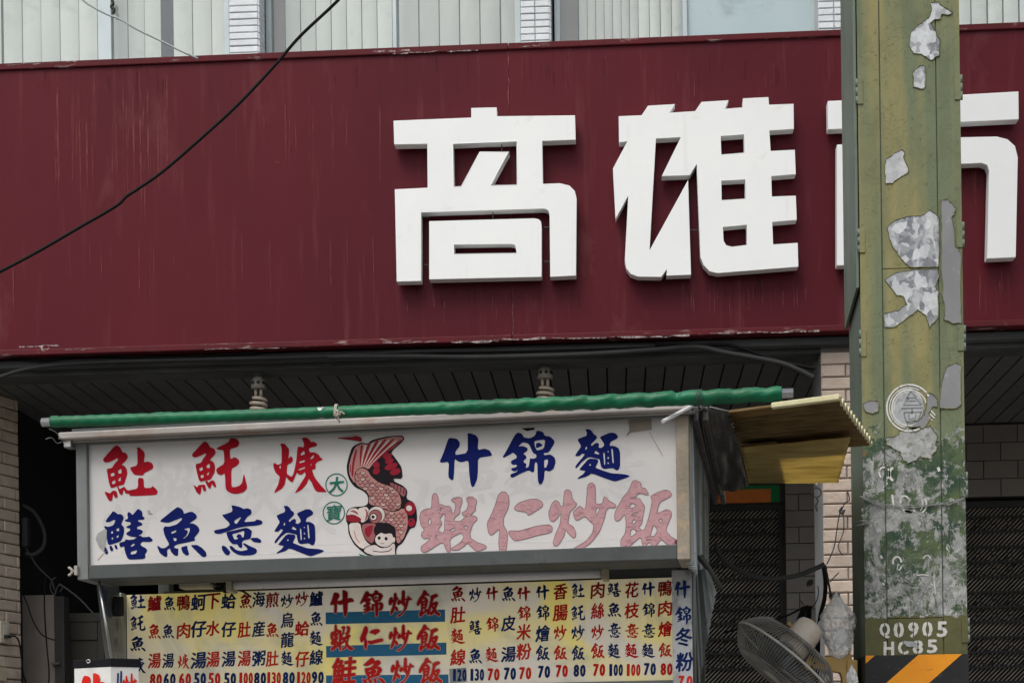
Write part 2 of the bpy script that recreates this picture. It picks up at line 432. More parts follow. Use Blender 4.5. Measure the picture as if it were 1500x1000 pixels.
T['飯'] = (cH, [
 [[(950,30),(985,22),(1040,50),(1045,105),(1090,108),(1125,170),(1120,185),(1020,160),(970,220),(1030,222),(1055,270),(1080,300),(1080,340),(1060,430),(1050,500),(1010,540),(1075,580),(1125,440),(1150,330),(1165,240),(1145,200),(1200,165),(1300,128),(1350,135),(1380,175),(1360,205),(1250,260),(1225,330),(1220,385),(1260,370),(1320,340),(1370,360),(1380,400),(1310,570),(1370,640),(1440,680),(1435,760),(1400,765),(1310,710),(1265,665),(1200,745),(1165,745),(1130,695),(1085,755),(1060,740),(1040,640),(930,730),(880,790),(850,795),(820,760),(820,680),(870,600),(880,480),(860,390),(810,460),(770,470),(750,440),(760,360),(850,200),(900,150)],
  [(905,330),(940,270),(995,295),(960,325)],[(935,405),(960,380),(1005,370),(995,395)],[(945,470),(970,448),(990,470),(965,500),(945,495)],[(920,650),(930,565),(965,550),(998,600)],[(1235,460),(1265,440),(1278,460),(1255,495)],[(1145,620),(1180,505),(1225,570),(1190,635),(1150,638)]]])

def to_px(pts, crop): return [(crop[0] + p[0] / crop[2], crop[1] + p[1] / crop[2]) for p in pts]

def soften(l, k=.16):
    out = []
    n = len(l)
    for i in range(n):
        a, b = l[i], l[(i + 1) % n]
        out.append((a[0] + (b[0] - a[0]) * k, a[1] + (b[1] - a[1]) * k))
        out.append((b[0] + (a[0] - b[0]) * k, b[1] + (a[1] - b[1]) * k))
    return out

def px_groups(key):
    crop, groups = T[key]
    return [[soften(to_px(l, crop)) for l in g] for g in groups]

def unit_groups(key):
    g = px_groups(key)
    xs = [p[0] for gr in g for l in gr for p in l]
    ys = [p[1] for gr in g for l in gr for p in l]
    x0, x1, y0, y1 = min(xs), max(xs), min(ys), max(ys)
    return [[[((p[0] - x0) / (x1 - x0), (p[1] - y0) / (y1 - y0)) for p in l] for l in gr] for gr in g]

_fg = {}
def font_mesh(ch):
    """the built-in lettering as flat polygons in a unit square, y down"""
    if ch not in _fg:
        cu = bpy.data.curves.new('glyph', 'FONT')
        cu.body = ch
        cu.resolution_u = 2
        o = bpy.data.objects.new('glyph', cu)
        C.objects.link(o)
        dg = bpy.context.evaluated_depsgraph_get()
        me = bpy.data.meshes.new_from_object(o.evaluated_get(dg))
        v = [tuple(p.co) for p in me.vertices]
        f = [tuple(p.vertices) for p in me.polygons]
        bpy.data.objects.remove(o); bpy.data.meshes.remove(me); bpy.data.curves.remove(cu)
        xs, ys = [p[0] for p in v], [p[1] for p in v]
        x0, x1, y0, y1 = min(xs), max(xs), min(ys), max(ys)
        _fg[ch] = ([((p[0] - x0) / max(x1 - x0, 1e-4), (y1 - p[1]) / (y1 - y0)) for p in v], f)
    return _fg[ch]

STEP = 0.00006
def _lay(mb, fr, ch, x, y, w, h, d, shifts):
    """one character centred on pixel (x, y), w by h pixels on the sheet at depth d of a frame"""
    for k, (sx, sy) in enumerate(shifts):
        dd = d - k * STEP
        if ch in T:
            for g in unit_groups(ch):
                mb.poly(fr, [[fr.uz(x + (p[0] - .5) * w + sx, y + (p[1] - .5) * h + sy, d) for p in l] for l in g], dd)
        else:
            v, f = font_mesh(ch)
            sl = .09 if not ch.isdigit() else 0
            vs = []
            for p in v:
                q = fr.uz(x + (p[0] - .5) * w + sx - (p[1] - .5) * .08 * w, y + (p[1] - .5) * h + sy - (p[0] - .5) * sl * h, d)
                vs.append(fr.W(q[0], dd, q[1]))
            mb.add(vs, f)

def ringshift(r, n=6, ph=.3): return [(r * math.cos(ph + 2 * math.pi * k / n), r * .8 * math.sin(ph + 2 * math.pi * k / n)) for k in range(n)]

def painted(fr, ch, x, y, w, h, d, m, parent, bold=None, halo=None, name='painted_character'):
    mb = MB()
    if bold is None: bold = 0 if ch in T else w * .034
    _lay(mb, fr, ch, x, y, w, h, d - .0009, ([(0, 0)] if not bold else [(0, 0)] + ringshift(bold)))
    o = mb.build(name, m, parent)
    if halo:
        mb = MB()
        _lay(mb, fr, ch, x, y, w, h, d - .0003, ringshift((bold or 0) + halo[0], 8))
        mb.build('character_outline', halo[1], o)
    return o

def traced(fr, groups, d, m, parent, name='painted_character'):
    mb = MB()
    for g in groups:
        mb.poly(fr, [[fr.uz(p[0], p[1], d) for p in l] for l in g], d)
    return mb.build(name, m, parent)

def ribbon(mb, fr, loop, w, d):
    """a painted contour line of width w pixels round a loop of pixels"""
    n = len(loop)
    ins, outs = [], []
    for i in range(n):
        a, b, c = loop[i - 1], loop[i], loop[(i + 1) % n]
        e1 = Vector((b[0] - a[0], b[1] - a[1])); e2 = Vector((c[0] - b[0], c[1] - b[1]))
        if e1.length < 1e-6: e1 = e2
        if e2.length < 1e-6: e2 = e1
        t = (e1.normalized() + e2.normalized())
        t = t.normalized() if t.length > 1e-3 else e1.normalized()
        nx, ny = -t[1], t[0]
        ins.append((b[0] + nx * w / 2, b[1] + ny * w / 2)); outs.append((b[0] - nx * w / 2, b[1] - ny * w / 2))
    vs = [fr.W(*(lambda q: (q[0], d, q[1]))(fr.uz(p[0], p[1], d))) for p in ins + outs]
    mb.add(vs, [(i, (i + 1) % n, n + (i + 1) % n, n + i) for i in range(n)])

def ridge(mb, fr, loop, w, d, h):
    """a curled rim: like ribbon but raised by h along its middle"""
    k = len(mb.v)
    ribbon(mb, fr, loop, w, d)
    n = len(loop)
    ins, outs = mb.v[k:k + n], mb.v[k + n:k + 2 * n]
    mid = [(a + b) / 2 - fr.n * (h * (.4 + .6 * random.random())) for a, b in zip(ins, outs)]
    del mb.v[k:]; del mb.f[-n:]; del mb.sm[-n:]
    mb.add(list(ins) + mid + list(outs), [(i, (i + 1) % n, n + (i + 1) % n, n + i) for i in range(n)] + [(n + i, n + (i + 1) % n, 2 * n + (i + 1) % n, 2 * n + i) for i in range(n)])

def stroke(mb, fr, pts, w, d):
    """an open painted line through pixels, w pixels wide"""
    vs = []
    for i, p in enumerate(pts):
        a, b = pts[max(i - 1, 0)], pts[min(i + 1, len(pts) - 1)]
        t = Vector((b[0] - a[0], b[1] - a[1]))
        t = t.normalized() if t.length else Vector((1, 0))
        ww = w[i] if isinstance(w, (list, tuple)) else w
        for s in (-.5, .5):
            q = fr.uz(p[0] - t[1] * ww * s, p[1] + t[0] * ww * s, d)
            vs.append(fr.W(q[0], d, q[1]))
    mb.add(vs, [(2 * i, 2 * i + 1, 2 * i + 3, 2 * i + 2) for i in range(len(pts) - 1)])

def ell(cx_, cy_, rx, ry, rot=0.0, n=20):
    return [(cx_ + rx * math.cos(a) * math.cos(rot) - ry * math.sin(a) * math.sin(rot), cy_ + rx * math.cos(a) * math.sin(rot) + ry * math.sin(a) * math.cos(rot)) for a in [2 * math.pi * k / n for k in range(n)]]

def inside(p, poly):
    r = False
    for i in range(len(poly)):
        a, b = poly[i - 1], poly[i]
        if (a[1] > p[1]) != (b[1] > p[1]) and p[0] < (b[0] - a[0]) * (p[1] - a[1]) / (b[1] - a[1]) + a[0]:
            r = not r
    return r
# ------------------------------------------------------------------ palette
M_asphalt = mat('asphalt', (.05, .05, .052), (.065, .064, .06), .9, ns=2, bump=.004, bs=80)
M_paving = mat('paving', (.30, .28, .26), (.24, .23, .21), .85, ns=2, bump=.003)
M_ground = mat('ground_soil', (.2, .19, .17), (.16, .15, .13), .9)
M_fascia = mat('maroon_panel', (.100, .0108, .0172), (.078, .0092, .0152), .45, ns=1.1, st=(1, 1, .35), spec=.10, streak=(.17, .05, .05), sa=(.56, .82),
               dirt=(.17, .06, .06), da=(.60, .84), ds=2.6, dst=(1, 1, .5), grain=.05, rvar=.14)
M_lip = mat('worn_maroon_edge', (.105, .013, .018), (.085, .014, .018), .55, ns=6, spec=.12, dirt=(.30, .22, .21), da=(.58, .68), ds=13, dst=(.5, 1, 2), grain=.1)
M_letter = mat('white_enamel', (.80, .81, .80), (.77, .78, .775), .45, ns=3, spec=.3, grain=.015, streak=(.58, .575, .55), sa=(.60, .85), dirt=(.60, .60, .57), da=(.64, .8), ds=5, rvar=.05)
M_wallplaster = mat('grey_plaster', (.30, .31, .31), (.24, .25, .25), .85, bump=.001, dirt=(.12, .12, .11), streak=(.14, .14, .13))
M_whitetile = mat('white_wall_tile', (.74, .77, .79), (.66, .69, .71), .45, ns=8, bump=.0025, bs=45, rnd=.05, dirt=(.5, .5, .49), da=(.62, .8))
M_grout = mat('grout', (.55, .56, .57), (.45, .46, .46), .95)
M_blind = mat('blind_fabric', (.80, .765, .70), (.72, .69, .635), .85, ns=5, st=(1, 1, .4), rnd=.07, spec=.2, grain=.03, dirt=(.48, .47, .44), da=(.55, .8), ds=5)
M_blindw = mat('blind_fabric_warm', (.72, .68, .63), (.64, .60, .56), .85, ns=5, st=(1, 1, .4), rnd=.07, spec=.2, grain=.03, dirt=(.45, .43, .40), da=(.55, .8), ds=5)
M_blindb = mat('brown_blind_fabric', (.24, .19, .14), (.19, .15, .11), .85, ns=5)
M_alu = mat('window_aluminium', (.50, .56, .57), (.42, .48, .49), .4, metal=.3, dirt=(.2, .2, .2), da=(.62, .8))
M_blueglass = mat('frosted_blue_glass', (.40, .50, .53), (.46, .55, .57), .35, ns=1.2, st=(1, 1, .5), dirt=(.27, .34, .36), da=(.58, .7), ds=2.5, grain=.02)
M_glass = glass('window_glass', (.93, .96, .955), .10)
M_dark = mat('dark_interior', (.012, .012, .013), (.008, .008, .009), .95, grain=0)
M_ceil = mat('ceiling_slat_paint', (.105, .105, .102), (.09, .09, .088), .6, ns=2, rnd=.08, spec=.3)
M_beam = mat('sooty_concrete', (.085, .088, .09), (.05, .05, .052), .9, ns=5, st=(.4, 1, 2), bump=.003, bs=30, dirt=(.15, .15, .15), da=(.6, .75), ds=6, dst=(.4, 1, 2))
M_brick = mat('split_face_brick', (.50, .415, .335), (.40, .33, .265), .9, ns=9, bump=.006, bs=40, rnd=.10, spec=.2, dirt=(.16, .14, .12), da=(.6, .8), ds=6)
M_brickw = mat('warm_split_face_brick', (.52, .425, .35), (.45, .365, .30), .85, ns=9, bump=.005, bs=42, rnd=.08, spec=.25, dirt=(.32, .25, .21), da=(.6, .8), ds=6)
M_mortar = mat('mortar', (.17, .145, .125), (.13, .11, .10), .95, bump=.002)
M_gtile = mat('grey_wall_tile', (.17, .155, .14), (.145, .132, .12), .55, ns=5, rnd=.08, spec=.35)
M_gmort = mat('dark_mortar', (.035, .032, .03), None, .95)
M_iron = mat('black_iron', (.014, .014, .014), None, .6, spec=.4)
M_mesh = mat('rusty_mesh', (.34, .30, .25), (.20, .18, .155), .6, ns=6, spec=.4)

# ------------------------------------------------------------------ ground, road, pavement
tag(MB().box(FF, -60, 60, -70, 60, -.3, -.16).build('ground', M_ground), kind='structure')
tag(MB().box(FF, -60, 60, -30, -5.2, -.159, -.12).build('road', M_asphalt), kind='structure')
tag(MB().box(FF, -60, 60, -5.2, 2.3, -.159, 0.0).build('pavement', M_paving, bevel=.01), kind='structure')

# ------------------------------------------------------------------ the building
def zavg(fr, pts, d=0.0): return sum(fr.uz(x, y, d)[1] for x, y in pts) / len(pts)
ZT = zavg(FF, [(20, 91), (740, 68), (1230, 43), (1490, 31)])
ZB = zavg(FF, [(20, 518), (740, 503), (1230, 487), (1490, 476)])
ZC = zavg(FF, [(100, 550), (700, 540), (1450, 513)], .3)
DB = 2.0                                                        # depth of the arcade's back wall
print('ZT', ZT, 'ZB', ZB, 'ZC', ZC, [FF.uz(x, y)[1] for x, y in [(20, 91), (1490, 31), (20, 518), (1490, 476)]], [FF.uz(x, y, .3)[1] for x, y in [(100, 550), (700, 540), (1450, 513)]], FF.uz(1450, 627, DB)[1])
bld = thing('building', (0, 8.4, 0), 'tiled shop house with white blinds upstairs and a dark arcade below the maroon sign', 'building')
DW, DP = .50, .34                                               # window plane and pilaster face
X = lambda x, y, d: FF.uz(x, y, d)[0]
ZW1 = 7.4
# the wall behind, above and beside the windows
wl_ = MB()
wl_.box(FF, -9, 9, DW + .0, DW + .2, ZW1 + .06, 11)
wl_.box(FF, -9, X(-74, 40, DW), DW, DW + .2, ZT - .34, ZW1 + .05).box(FF, X(1645, 40, DW), 9, DW, DW + .2, ZT - .34, ZW1 + .05)
wl_.box(FF, -9, FF.uz(-230, 700, .3)[0], .31, .5, 0, ZC - .01)
wl_.box(FF, -9, 9, .32, .95, ZC + .12, ZT - .35)
wl_.build('wall', M_wallplaster, bld)
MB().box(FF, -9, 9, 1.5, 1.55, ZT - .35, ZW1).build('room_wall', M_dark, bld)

ZP0 = ZT - .3
def pilaster(xa, xb, cols):
    u0, u1 = X(xa, 40, DP), X(xb, 40, DP)
    p = MB().box(FF, u0 + .002, u1 - .002, DP + .008, DW + .3, ZP0, ZW1).build('pilaster', M_grout, bld)
    bw = (u1 - u0) / cols
    courses('wall_tile', M_whitetile, p, FF, u0, u1, DP - .004, DP + .014, ZP0 + .02, ZT + .62, bw, .0335, .004, shift=0, ch=.003, jitter=.001)
    # tiles of the return facing right
    RF = Frame((FF.W(u1, 0, 0).x, FF.W(0, DP, 0).y), math.radians(-90))
    courses('wall_tile', M_whitetile, p, RF, .002, .13, -.004, .008, ZP0 + .02, ZT + .62, .0665, .0335, .004, shift=0, ch=.003)
pilaster(336, 379, 1)
pilaster(763, 806, 2)
pilaster(1199, 1246, 2)

def window(xa, xb, mull, blinds, frost=None):
    """aluminium window between two pixels; mull = pixel pairs of uprights, blinds = list of (from, to, count, material)"""
    u0, u1 = X(xa, 40, DW), X(xb, 40, DW)
    z0, z1 = ZP0, ZW1
    w = MB().box(FF, u0, u1, DW + .03, DW + .07, z0, z0 + .06).build('window', M_alu, bld)
    f = MB()
    for a, b in [(u0, u0 + .03), (u1 - .03, u1)] + [(X(a, 40, DW), X(b, 40, DW)) for a, b in mull]:
        f.box(FF, a, b, DW, DW + .05, z0 + .06, z1)
    f.box(FF, u0, u1, DW, DW + .05, z1, z1 + .04)
    f.build('window_frame', M_alu, w, bevel=.003)
    edges = [u0 + .03] + [v for a, b in mull for v in (X(a, 40, DW), X(b, 40, DW))] + [u1 - .03]
    for i in range(0, len(edges), 2):
        fr_ = frost and edges[i] >= X(frost, 40, DW) - .02
        if fr_:
            MB().box(FF, edges[i], edges[i + 1], DW + .022, DW + .028, z0 + .06, z1).build('frosted_pane', M_blueglass, w)
        else:
            MB().box(FF, edges[i], edges[i + 1], DW + .022, DW + .026, z0 + .06, z1).build('pane', M_glass, w)
    for a, b, n, m in blinds:
        a, b = X(a, 40, DW + .14), X(b, 40, DW + .14)
        s = (b - a) / n
        for k in range(n):
            ww = s * .94
            key = ('slat', m.name, round(ww, 3))
            if key not in _pm:
                vs = []
                for zz in (0, 1):
                    for q in range(5):
                        t = q / 4
                        vs.append(Vector(((t - .5) * ww, -.006 * math.sin(math.pi * t), (zz - .5) * (z1 - z0 - .05))))
                me = bpy.data.meshes.new('blind_slat')
                me.from_pydata(vs, [], [(q, q + 1, q + 6, q + 5) for q in range(4)])
                me.materials.append(m)
                for p_ in me.polygons: p_.use_smooth = True
                _pm[key] = me
            o = link_mesh('blind_slat', _pm[key], FF.W(a + s * (k + .5), DW + .14 + .004 * (k % 2), (z0 + z1) / 2), w)
            o.rotation_euler = (0, 0, math.radians(random.choice((3, 5, 8, 5, 14, 4)) + random.uniform(-2, 3)))
window(-70, 336, [(143, 163)], [(-60, 2, 3, M_blind), (5, 143, 5, M_blind), (163, 236, 3, M_blind), (254, 338, 3, M_blind)])
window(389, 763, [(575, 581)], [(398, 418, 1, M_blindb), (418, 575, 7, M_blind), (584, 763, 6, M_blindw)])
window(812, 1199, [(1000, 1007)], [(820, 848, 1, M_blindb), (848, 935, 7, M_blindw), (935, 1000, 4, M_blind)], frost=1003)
window(1247, 1640, [(1545, 1553)], [(1260, 1540, 12, M_blind)])

# ceiling of the arcade: one slat after another, running away from the street
u_l = X(29, 598, 1.0)
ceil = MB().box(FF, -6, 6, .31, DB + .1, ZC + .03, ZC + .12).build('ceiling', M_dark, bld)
ka = Frame((0, 8.0), 0)
sw = .097
for k in range(int((4.6 - u_l) / sw)):
    a = u_l + k * sw
    piece('ceiling_slat', M_ceil, ceil, FF, a, a + sw - .009, .302, DB, ZC, ZC + .022, ch=.003)
bm_ = MB()
bm_.box(FF, -9, 9, .06, .30, ZC - .005, ZB - .006)
bm_.box(FF, -9, 9, .12, .3, ZC - .03, ZC - .004)
bm_.build('beam', M_beam, bld, bevel=.006)

# right pillar
pu0, pu1 = X(1205, 700, .1), X(1362, 700, .1)
pil = MB().box(FF, pu0 + .003, pu1 - .003, .112, .48, 0, ZC - .004).build('pillar', M_wallplaster, bld)
courses('brick', M_brickw, pil, FF, pu0, pu1, .098, .116, 1.5, ZC - .01, .236, .0603, .005, off=0, ch=.005, jitter=.002)
MB().box(FF, pu0, pu1, .108, .111, 1.45, ZC - .01).build('mortar_joint', M_mortar, pil)
# left pier, splayed
pier = MB().box(LF, -1.6, -.002, .02, .5, 0, ZC + .1).build('pillar', M_mortar, bld)
courses('brick', M_brick, pier, LF, -.75, 0, .0, .022, 1.45, ZC + .09, .20, .0592, .005, off=.4, ch=.006, jitter=.002)
# back wall
bw_ = MB()
gx0, gx1 = X(1000, 860, DB), X(1152, 860, DB)
hx0 = X(1378, 860, DB)
gz = FF.uz(1100, 736, DB)[1]
hz = FF.uz(1450, 727, DB)[1]
dx1 = X(330, 860, DB)
bw_.box(FF, dx1, gx0, DB + .012, DB + .12, 0, ZC + .03)
bw_.box(FF, gx1, hx0, DB + .012, DB + .12, 0, ZC + .03)
bw_.box(FF, gx0, gx1, DB + .012, DB + .12, gz, ZC + .03)
bw_.box(FF, hx0, 4.4, DB + .012, DB + .12, hz, ZC + .03)
bw_.box(FF, 4.4, 9, DB + .012, DB + .12, 0, ZC + .03)
back = bw_.build('back_wall', M_gmort, bld)
tw, th = .197, .0965
courses('wall_tile', M_gtile, back, FF, gx1, hx0, DB, DB + .014, ZC - 12 * th, ZC - .004, tw, th, .004, off=.1, ch=.002)
courses('wall_tile', M_gtile, back, FF, hx0 + .002, X(1760, 860, DB), DB, DB + .014, hz + .002, ZC - .004, tw, (ZC - hz - .01) / 4, .004, off=.2, ch=.002)
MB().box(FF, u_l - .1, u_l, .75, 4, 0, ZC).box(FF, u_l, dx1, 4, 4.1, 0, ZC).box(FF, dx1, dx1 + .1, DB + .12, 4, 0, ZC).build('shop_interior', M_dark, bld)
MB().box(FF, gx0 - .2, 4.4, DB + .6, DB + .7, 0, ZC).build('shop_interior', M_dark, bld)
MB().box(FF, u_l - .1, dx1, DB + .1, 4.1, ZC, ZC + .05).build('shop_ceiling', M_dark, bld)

def grille(u0, u1, z0, z1, name='grille_door'):
    g = MB()
    fw = .035
    g.box(FF, u0, u0 + fw, DB + .04, DB + .07, z0, z1).box(FF, u1 - fw, u1, DB + .04, DB + .07, z0, z1).box(FF, u0 + fw, u1 - fw, DB + .04, DB + .07, z1 - fw, z1)
    go = g.build(name, M_iron, bld)
    z, row = z1 - .09, 0
    while z > 1.35:
        MB().box(FF, u0 + fw, u1 - fw, DB + .046, DB + .06, z - .006, z + .006).build('crossbar', M_iron, go)
        if row % 3 != 1:
            u = u0 + .09
            while u < u1 - .06:
                mb = MB()
                c = FF.W(u, DB + .05, z - .044)
                mb.tube([c + Vector((.036 * math.cos(t), 0, .036 * math.sin(t))) for t in [2 * math.pi * q / 14 for q in range(15)]], .0035, 4, False)
                key = ('ring', row % 3)
                if 'ring' not in _pm:
                    o = mb.build('ring', M_iron, go); _pm['ring'] = o.data
                else:
                    link_mesh('ring', _pm['ring'], c, go)
                u += .092
        z -= .088
        row += 1
    mb = MB()
    s = .0262
    k = -int((z1 - 1.2) / s) - 2
    while u0 + k * s < u1:
        a = u0 + k * s
        p0, p1 = [a, 1.2], [a + (z1 - 1.2), z1]
        if p0[0] < u0: p0 = [u0, 1.2 + (u0 - a)]
        if p1[0] > u1: p1 = [u1, 1.2 + (u1 - a)]
        if p1[1] > p0[1]:
            mb.tube([FF.W(p0[0], DB + .085, p0[1]), FF.W(p1[0], DB + .085, p1[1])], .0052, 4, False)
        k += 1
    tag(mb.build('diagonal_mesh', M_mesh, go), kind='stuff')
grille(gx0, gx1, 0, gz)
grille(hx0, 4.3, 0, hz - .02)

# ------------------------------------------------------------------ maroon sign with raised white characters
sg = thing('fascia_sign', (0, 8.0, ZB), 'long maroon shop sign with raised white characters above the food stall', 'sign')
seams = [-7.5, X(-300, 300, 0), X(748, 300, 0), 5.6, 7.5]
for i in range(4):
    MB().box(FF, seams[i], seams[i + 1] - .0012, 0, .05, ZB + .03, ZT - .035).build('panel', M_fascia, sg)
    MB().box(FF, seams[i], seams[i + 1] - .002, -.012, .055, ZT - .034, ZT + random.uniform(-.004, .004)).build('top_trim', M_lip, sg, bevel=.004)
    MB().box(FF, seams[i], seams[i + 1] - .002, -.010, .10, ZB, ZB + .029).build('bottom_trim', M_lip, sg, bevel=.004)
MB().box(FF, -7.4, 7.4, .052, .33, ZB + .03, ZB + .05).box(FF, -7.4, 7.4, .052, .33, ZT - .06, ZT - .04).box(FF, -7.4, 7.4, .33, .34, ZB + .03, ZT - .04).build('backing_frame', M_beam, sg)
PXC = lambda pts: to_px(pts, L5)
GAO = [[[(78,122),(322,112),(322,82),(402,80),(403,108),(648,105),(650,182),(545,186),(547,320),(600,318),(630,325),(647,342),(653,365),(651,608),(570,612),(568,415),(564,404),(555,399),(545,398),(165,410),(165,625),(88,627),(82,337),(185,332),(184,195),(80,197)],
         [(265,195),(464,187),(465,322),(384,324),(440,219),(349,220),(290,327),(267,328)]],
       [[(190,437),(520,428),(534,431),(541,438),(543,450),(543,612),(190,620)], [(268,510),(445,507),(458,510),(463,520),(464,536),(268,539)]]]
XIONG = [[[(785,108),(857,105),(877,75),(962,70),(945,97),(1025,92),(1045,63),(1130,58),(1118,85),(1175,80),(1175,52),(1255,48),(1257,72),(1334,69),(1335,148),(1258,153),(1262,217),(1338,213),(1341,290),(1264,296),(1266,360),(1341,357),(1344,433),(1267,440),(1270,510),(1347,505),(1349,580),(1095,600),(1070,594),(1052,575),(1042,550),(1030,258),(1008,293),(920,296),(980,174),(902,178),(882,528),(1003,308),(1012,605),(935,608),(936,588),(918,612),(845,611),(822,602),(809,585),(804,560),(815,357),(775,430),(767,272),(812,187),(786,190)],
          [(1105,170),(1178,165),(1180,222),(1107,228)],[(1107,310),(1182,306),(1183,366),(1108,371)],[(1112,455),(1187,448),(1188,512),(1140,517),(1122,512),(1114,498)]]]
SHI = [[[(1212.4,148),(1330,143),(1330,118),(1369,116),(1369,141),(1492,134),(1492.5,175),(1369,181),(1369,202),(1460,200),(1476,204),(1487,214),(1491,230),(1488,377),(1446,379),(1449,250),(1446,242),(1438,239),(1369,242),(1369,400),(1330,402),(1330,243),(1264,246),(1264,388),(1226,389),(1226,212),(1330,205),(1330,184),(1213,190)]]]
def sign_letter(groups, crop, pins):
    mb = MB()
    for g in groups:
        mb.poly(FF, [[FF.uz(p[0], p[1], -.080) for p in (to_px(l, crop) if crop else l)] for l in g], -.080, .060)
    o = mb.build('sign_letter', M_letter, sg, bevel=.005)
    for x, y in pins:
        MB().tube([FF.P(x, y, -.03), FF.P(x, y, .002)], .005, 6).build('mounting_pin', M_alu, o)
sign_letter(GAO, L5, [(620, 180), (800, 175), (600, 390), (830, 380), (724, 200), (690, 390)])
sign_letter(XIONG, L5, [(930, 190), (1130, 180), (960, 380), (1100, 385), (1150, 240)])
sign_letter(SHI, None, [(1230, 170), (1470, 160), (1470, 350), (1245, 370)])
# little struts seen between the strokes of the characters
for (xa, ya, xb, yb) in ((618, 318, 628, 318), (797, 333, 805, 333), (797, 383, 805, 383), (620, 388, 629, 388), (722, 311, 722, 320), (735, 212, 735, 222), (1010, 337, 1023, 337)):
    MB().tube([FF.P(xa, ya, -.06), FF.P(xb, yb, -.06)], .0025, 5).build('strut', M_beam, sg)

# drips, scuffs and the cracked joint on the sign
def stain(name, col, amt):
    m = bpy.data.materials.new(name); m.use_nodes = True
    nt = m.node_tree; b = nt.nodes['Principled BSDF']; out = nt.nodes['Material Output']
    b.inputs['Base Color'].default_value = c4(col); b.inputs['Roughness'].default_value = .7; b.inputs['Specular IOR Level'].default_value = .15
    t = _nd(nt, 'ShaderNodeBsdfTransparent'); mx = _nd(nt, 'ShaderNodeMixShader')
    nt.links.new(mulf(nt, ramp(nt, noisef(nt, 40, (1, 1, .25), 4, .7), .38, .62), amt), mx.inputs[0])
    nt.links.new(t.outputs[0], mx.inputs[1]); nt.links.new(b.outputs[0], mx.inputs[2]); nt.links.new(mx.outputs[0], out.inputs[0])
    return m
rs = random.Random(11)
def drips(name, m, spans, d=-.0012):
    mb = MB()
    for k, (xa, xb, ya, yb, n, wmin, wmax) in enumerate(spans):
        for q in range(n):
            x = rs.uniform(xa, xb); y0 = rs.uniform(ya, ya + (yb - ya) * .35); y1 = y0 + (yb - y0) * rs.uniform(.3, 1)
            w = rs.uniform(wmin, wmax)
            pts = [(x + rs.uniform(-.6, .6) + (y - y0) * .012, y) for y in [y0 + (y1 - y0) * t / 5 for t in range(6)]]
            stroke(mb, FF, pts, [w * .3, w, w * .8, w, w * .6, w * .1], d - .00003 * len(mb.v) / 12)
    return tag(mb.build(name, m, sg), kind='stuff')
drips('drip_stain', stain('pale_drips', (.26, .075, .07), .50), [(1000, 1185, 402, 476, 26, .8, 2.2), (1422, 1450, 190, 330, 7, 1, 2.4), (70, 250, 100, 330, 34, .6, 3.0), (580, 850, 415, 480, 12, .6, 1.6), (860, 1200, 85, 150, 12, .6, 1.4), (260, 560, 120, 300, 14, .5, 2), (1420, 1500, 390, 470, 10, .8, 2), (0, 560, 330, 480, 22, .5, 2)])
drips('dark_stain', stain('dark_drips', (.035, .006, .008), .38), [(560, 1230, 66, 150, 24, .8, 2.4), (0, 560, 92, 160, 18, .8, 2.5), (590, 850, 410, 470, 16, 1, 3), (900, 1180, 395, 450, 20, 1, 3)], -.003)
mb = MB()
stroke(mb, FF, [(744, 76), (745, 92), (743, 108), (746, 120), (744, 140), (746, 158)], [.6, 1.2, .8, 1.3, .6, .3], -.0042)
stroke(mb, FF, [(750, 418), (752, 440), (750, 455), (752, 472), (751, 490)], [.4, 1.0, .7, 1.3, 1], -.0042)
stroke(mb, FF, [(157.5, 230), (158.5, 242)], 1.0, -.0042); stroke(mb, FF, [(404, 236), (409, 239)], .9, -.0042); stroke(mb, FF, [(886, 82), (888, 86)], 1, -.0042)
tag(mb.build('cracked_joint', stain('joint_filler', (.34, .16, .14), .9), sg), kind='stuff')
mb = MB()
for xa, xb, ya, w in ((28, 86, 507, 2.2), (60, 72, 511, 2.5), (96, 140, 512, 1), (560, 640, 502, 1.5), (660, 730, 501, 3), (735, 900, 497, 3.2), (905, 1010, 494, 2.6), (1040, 1200, 488, 3.0), (300, 420, 512, .8)):
    n = 9
    stroke(mb, FF, [(xa + (xb - xa) * q / n, ya - (xb - xa) * q / n * .022 + rs.uniform(-1.1, 1.1)) for q in range(n + 1)], [w * rs.uniform(.3, 1.3) for q in range(n + 1)], -.0112)
for xa, xb, ya, w in ((10, 60, 95, 1), (96, 112, 90, 2.4), (545, 600, 76, 2.4), (575, 598, 79, 2), (655, 700, 75, 2.0), (600, 640, 77, 1), (760, 800, 68, 1)):
    n = 6
    stroke(mb, FF, [(xa + (xb - xa) * q / n, ya - (xb - xa) * q / n * .04 + rs.uniform(-1, 1)) for q in range(n + 1)], [w * rs.uniform(.3, 1.3) for q in range(n + 1)], -.0132)
tag(mb.build('scuffed_edge', stain('chalky_scuff', (.42, .36, .35), .95), sg), kind='stuff')
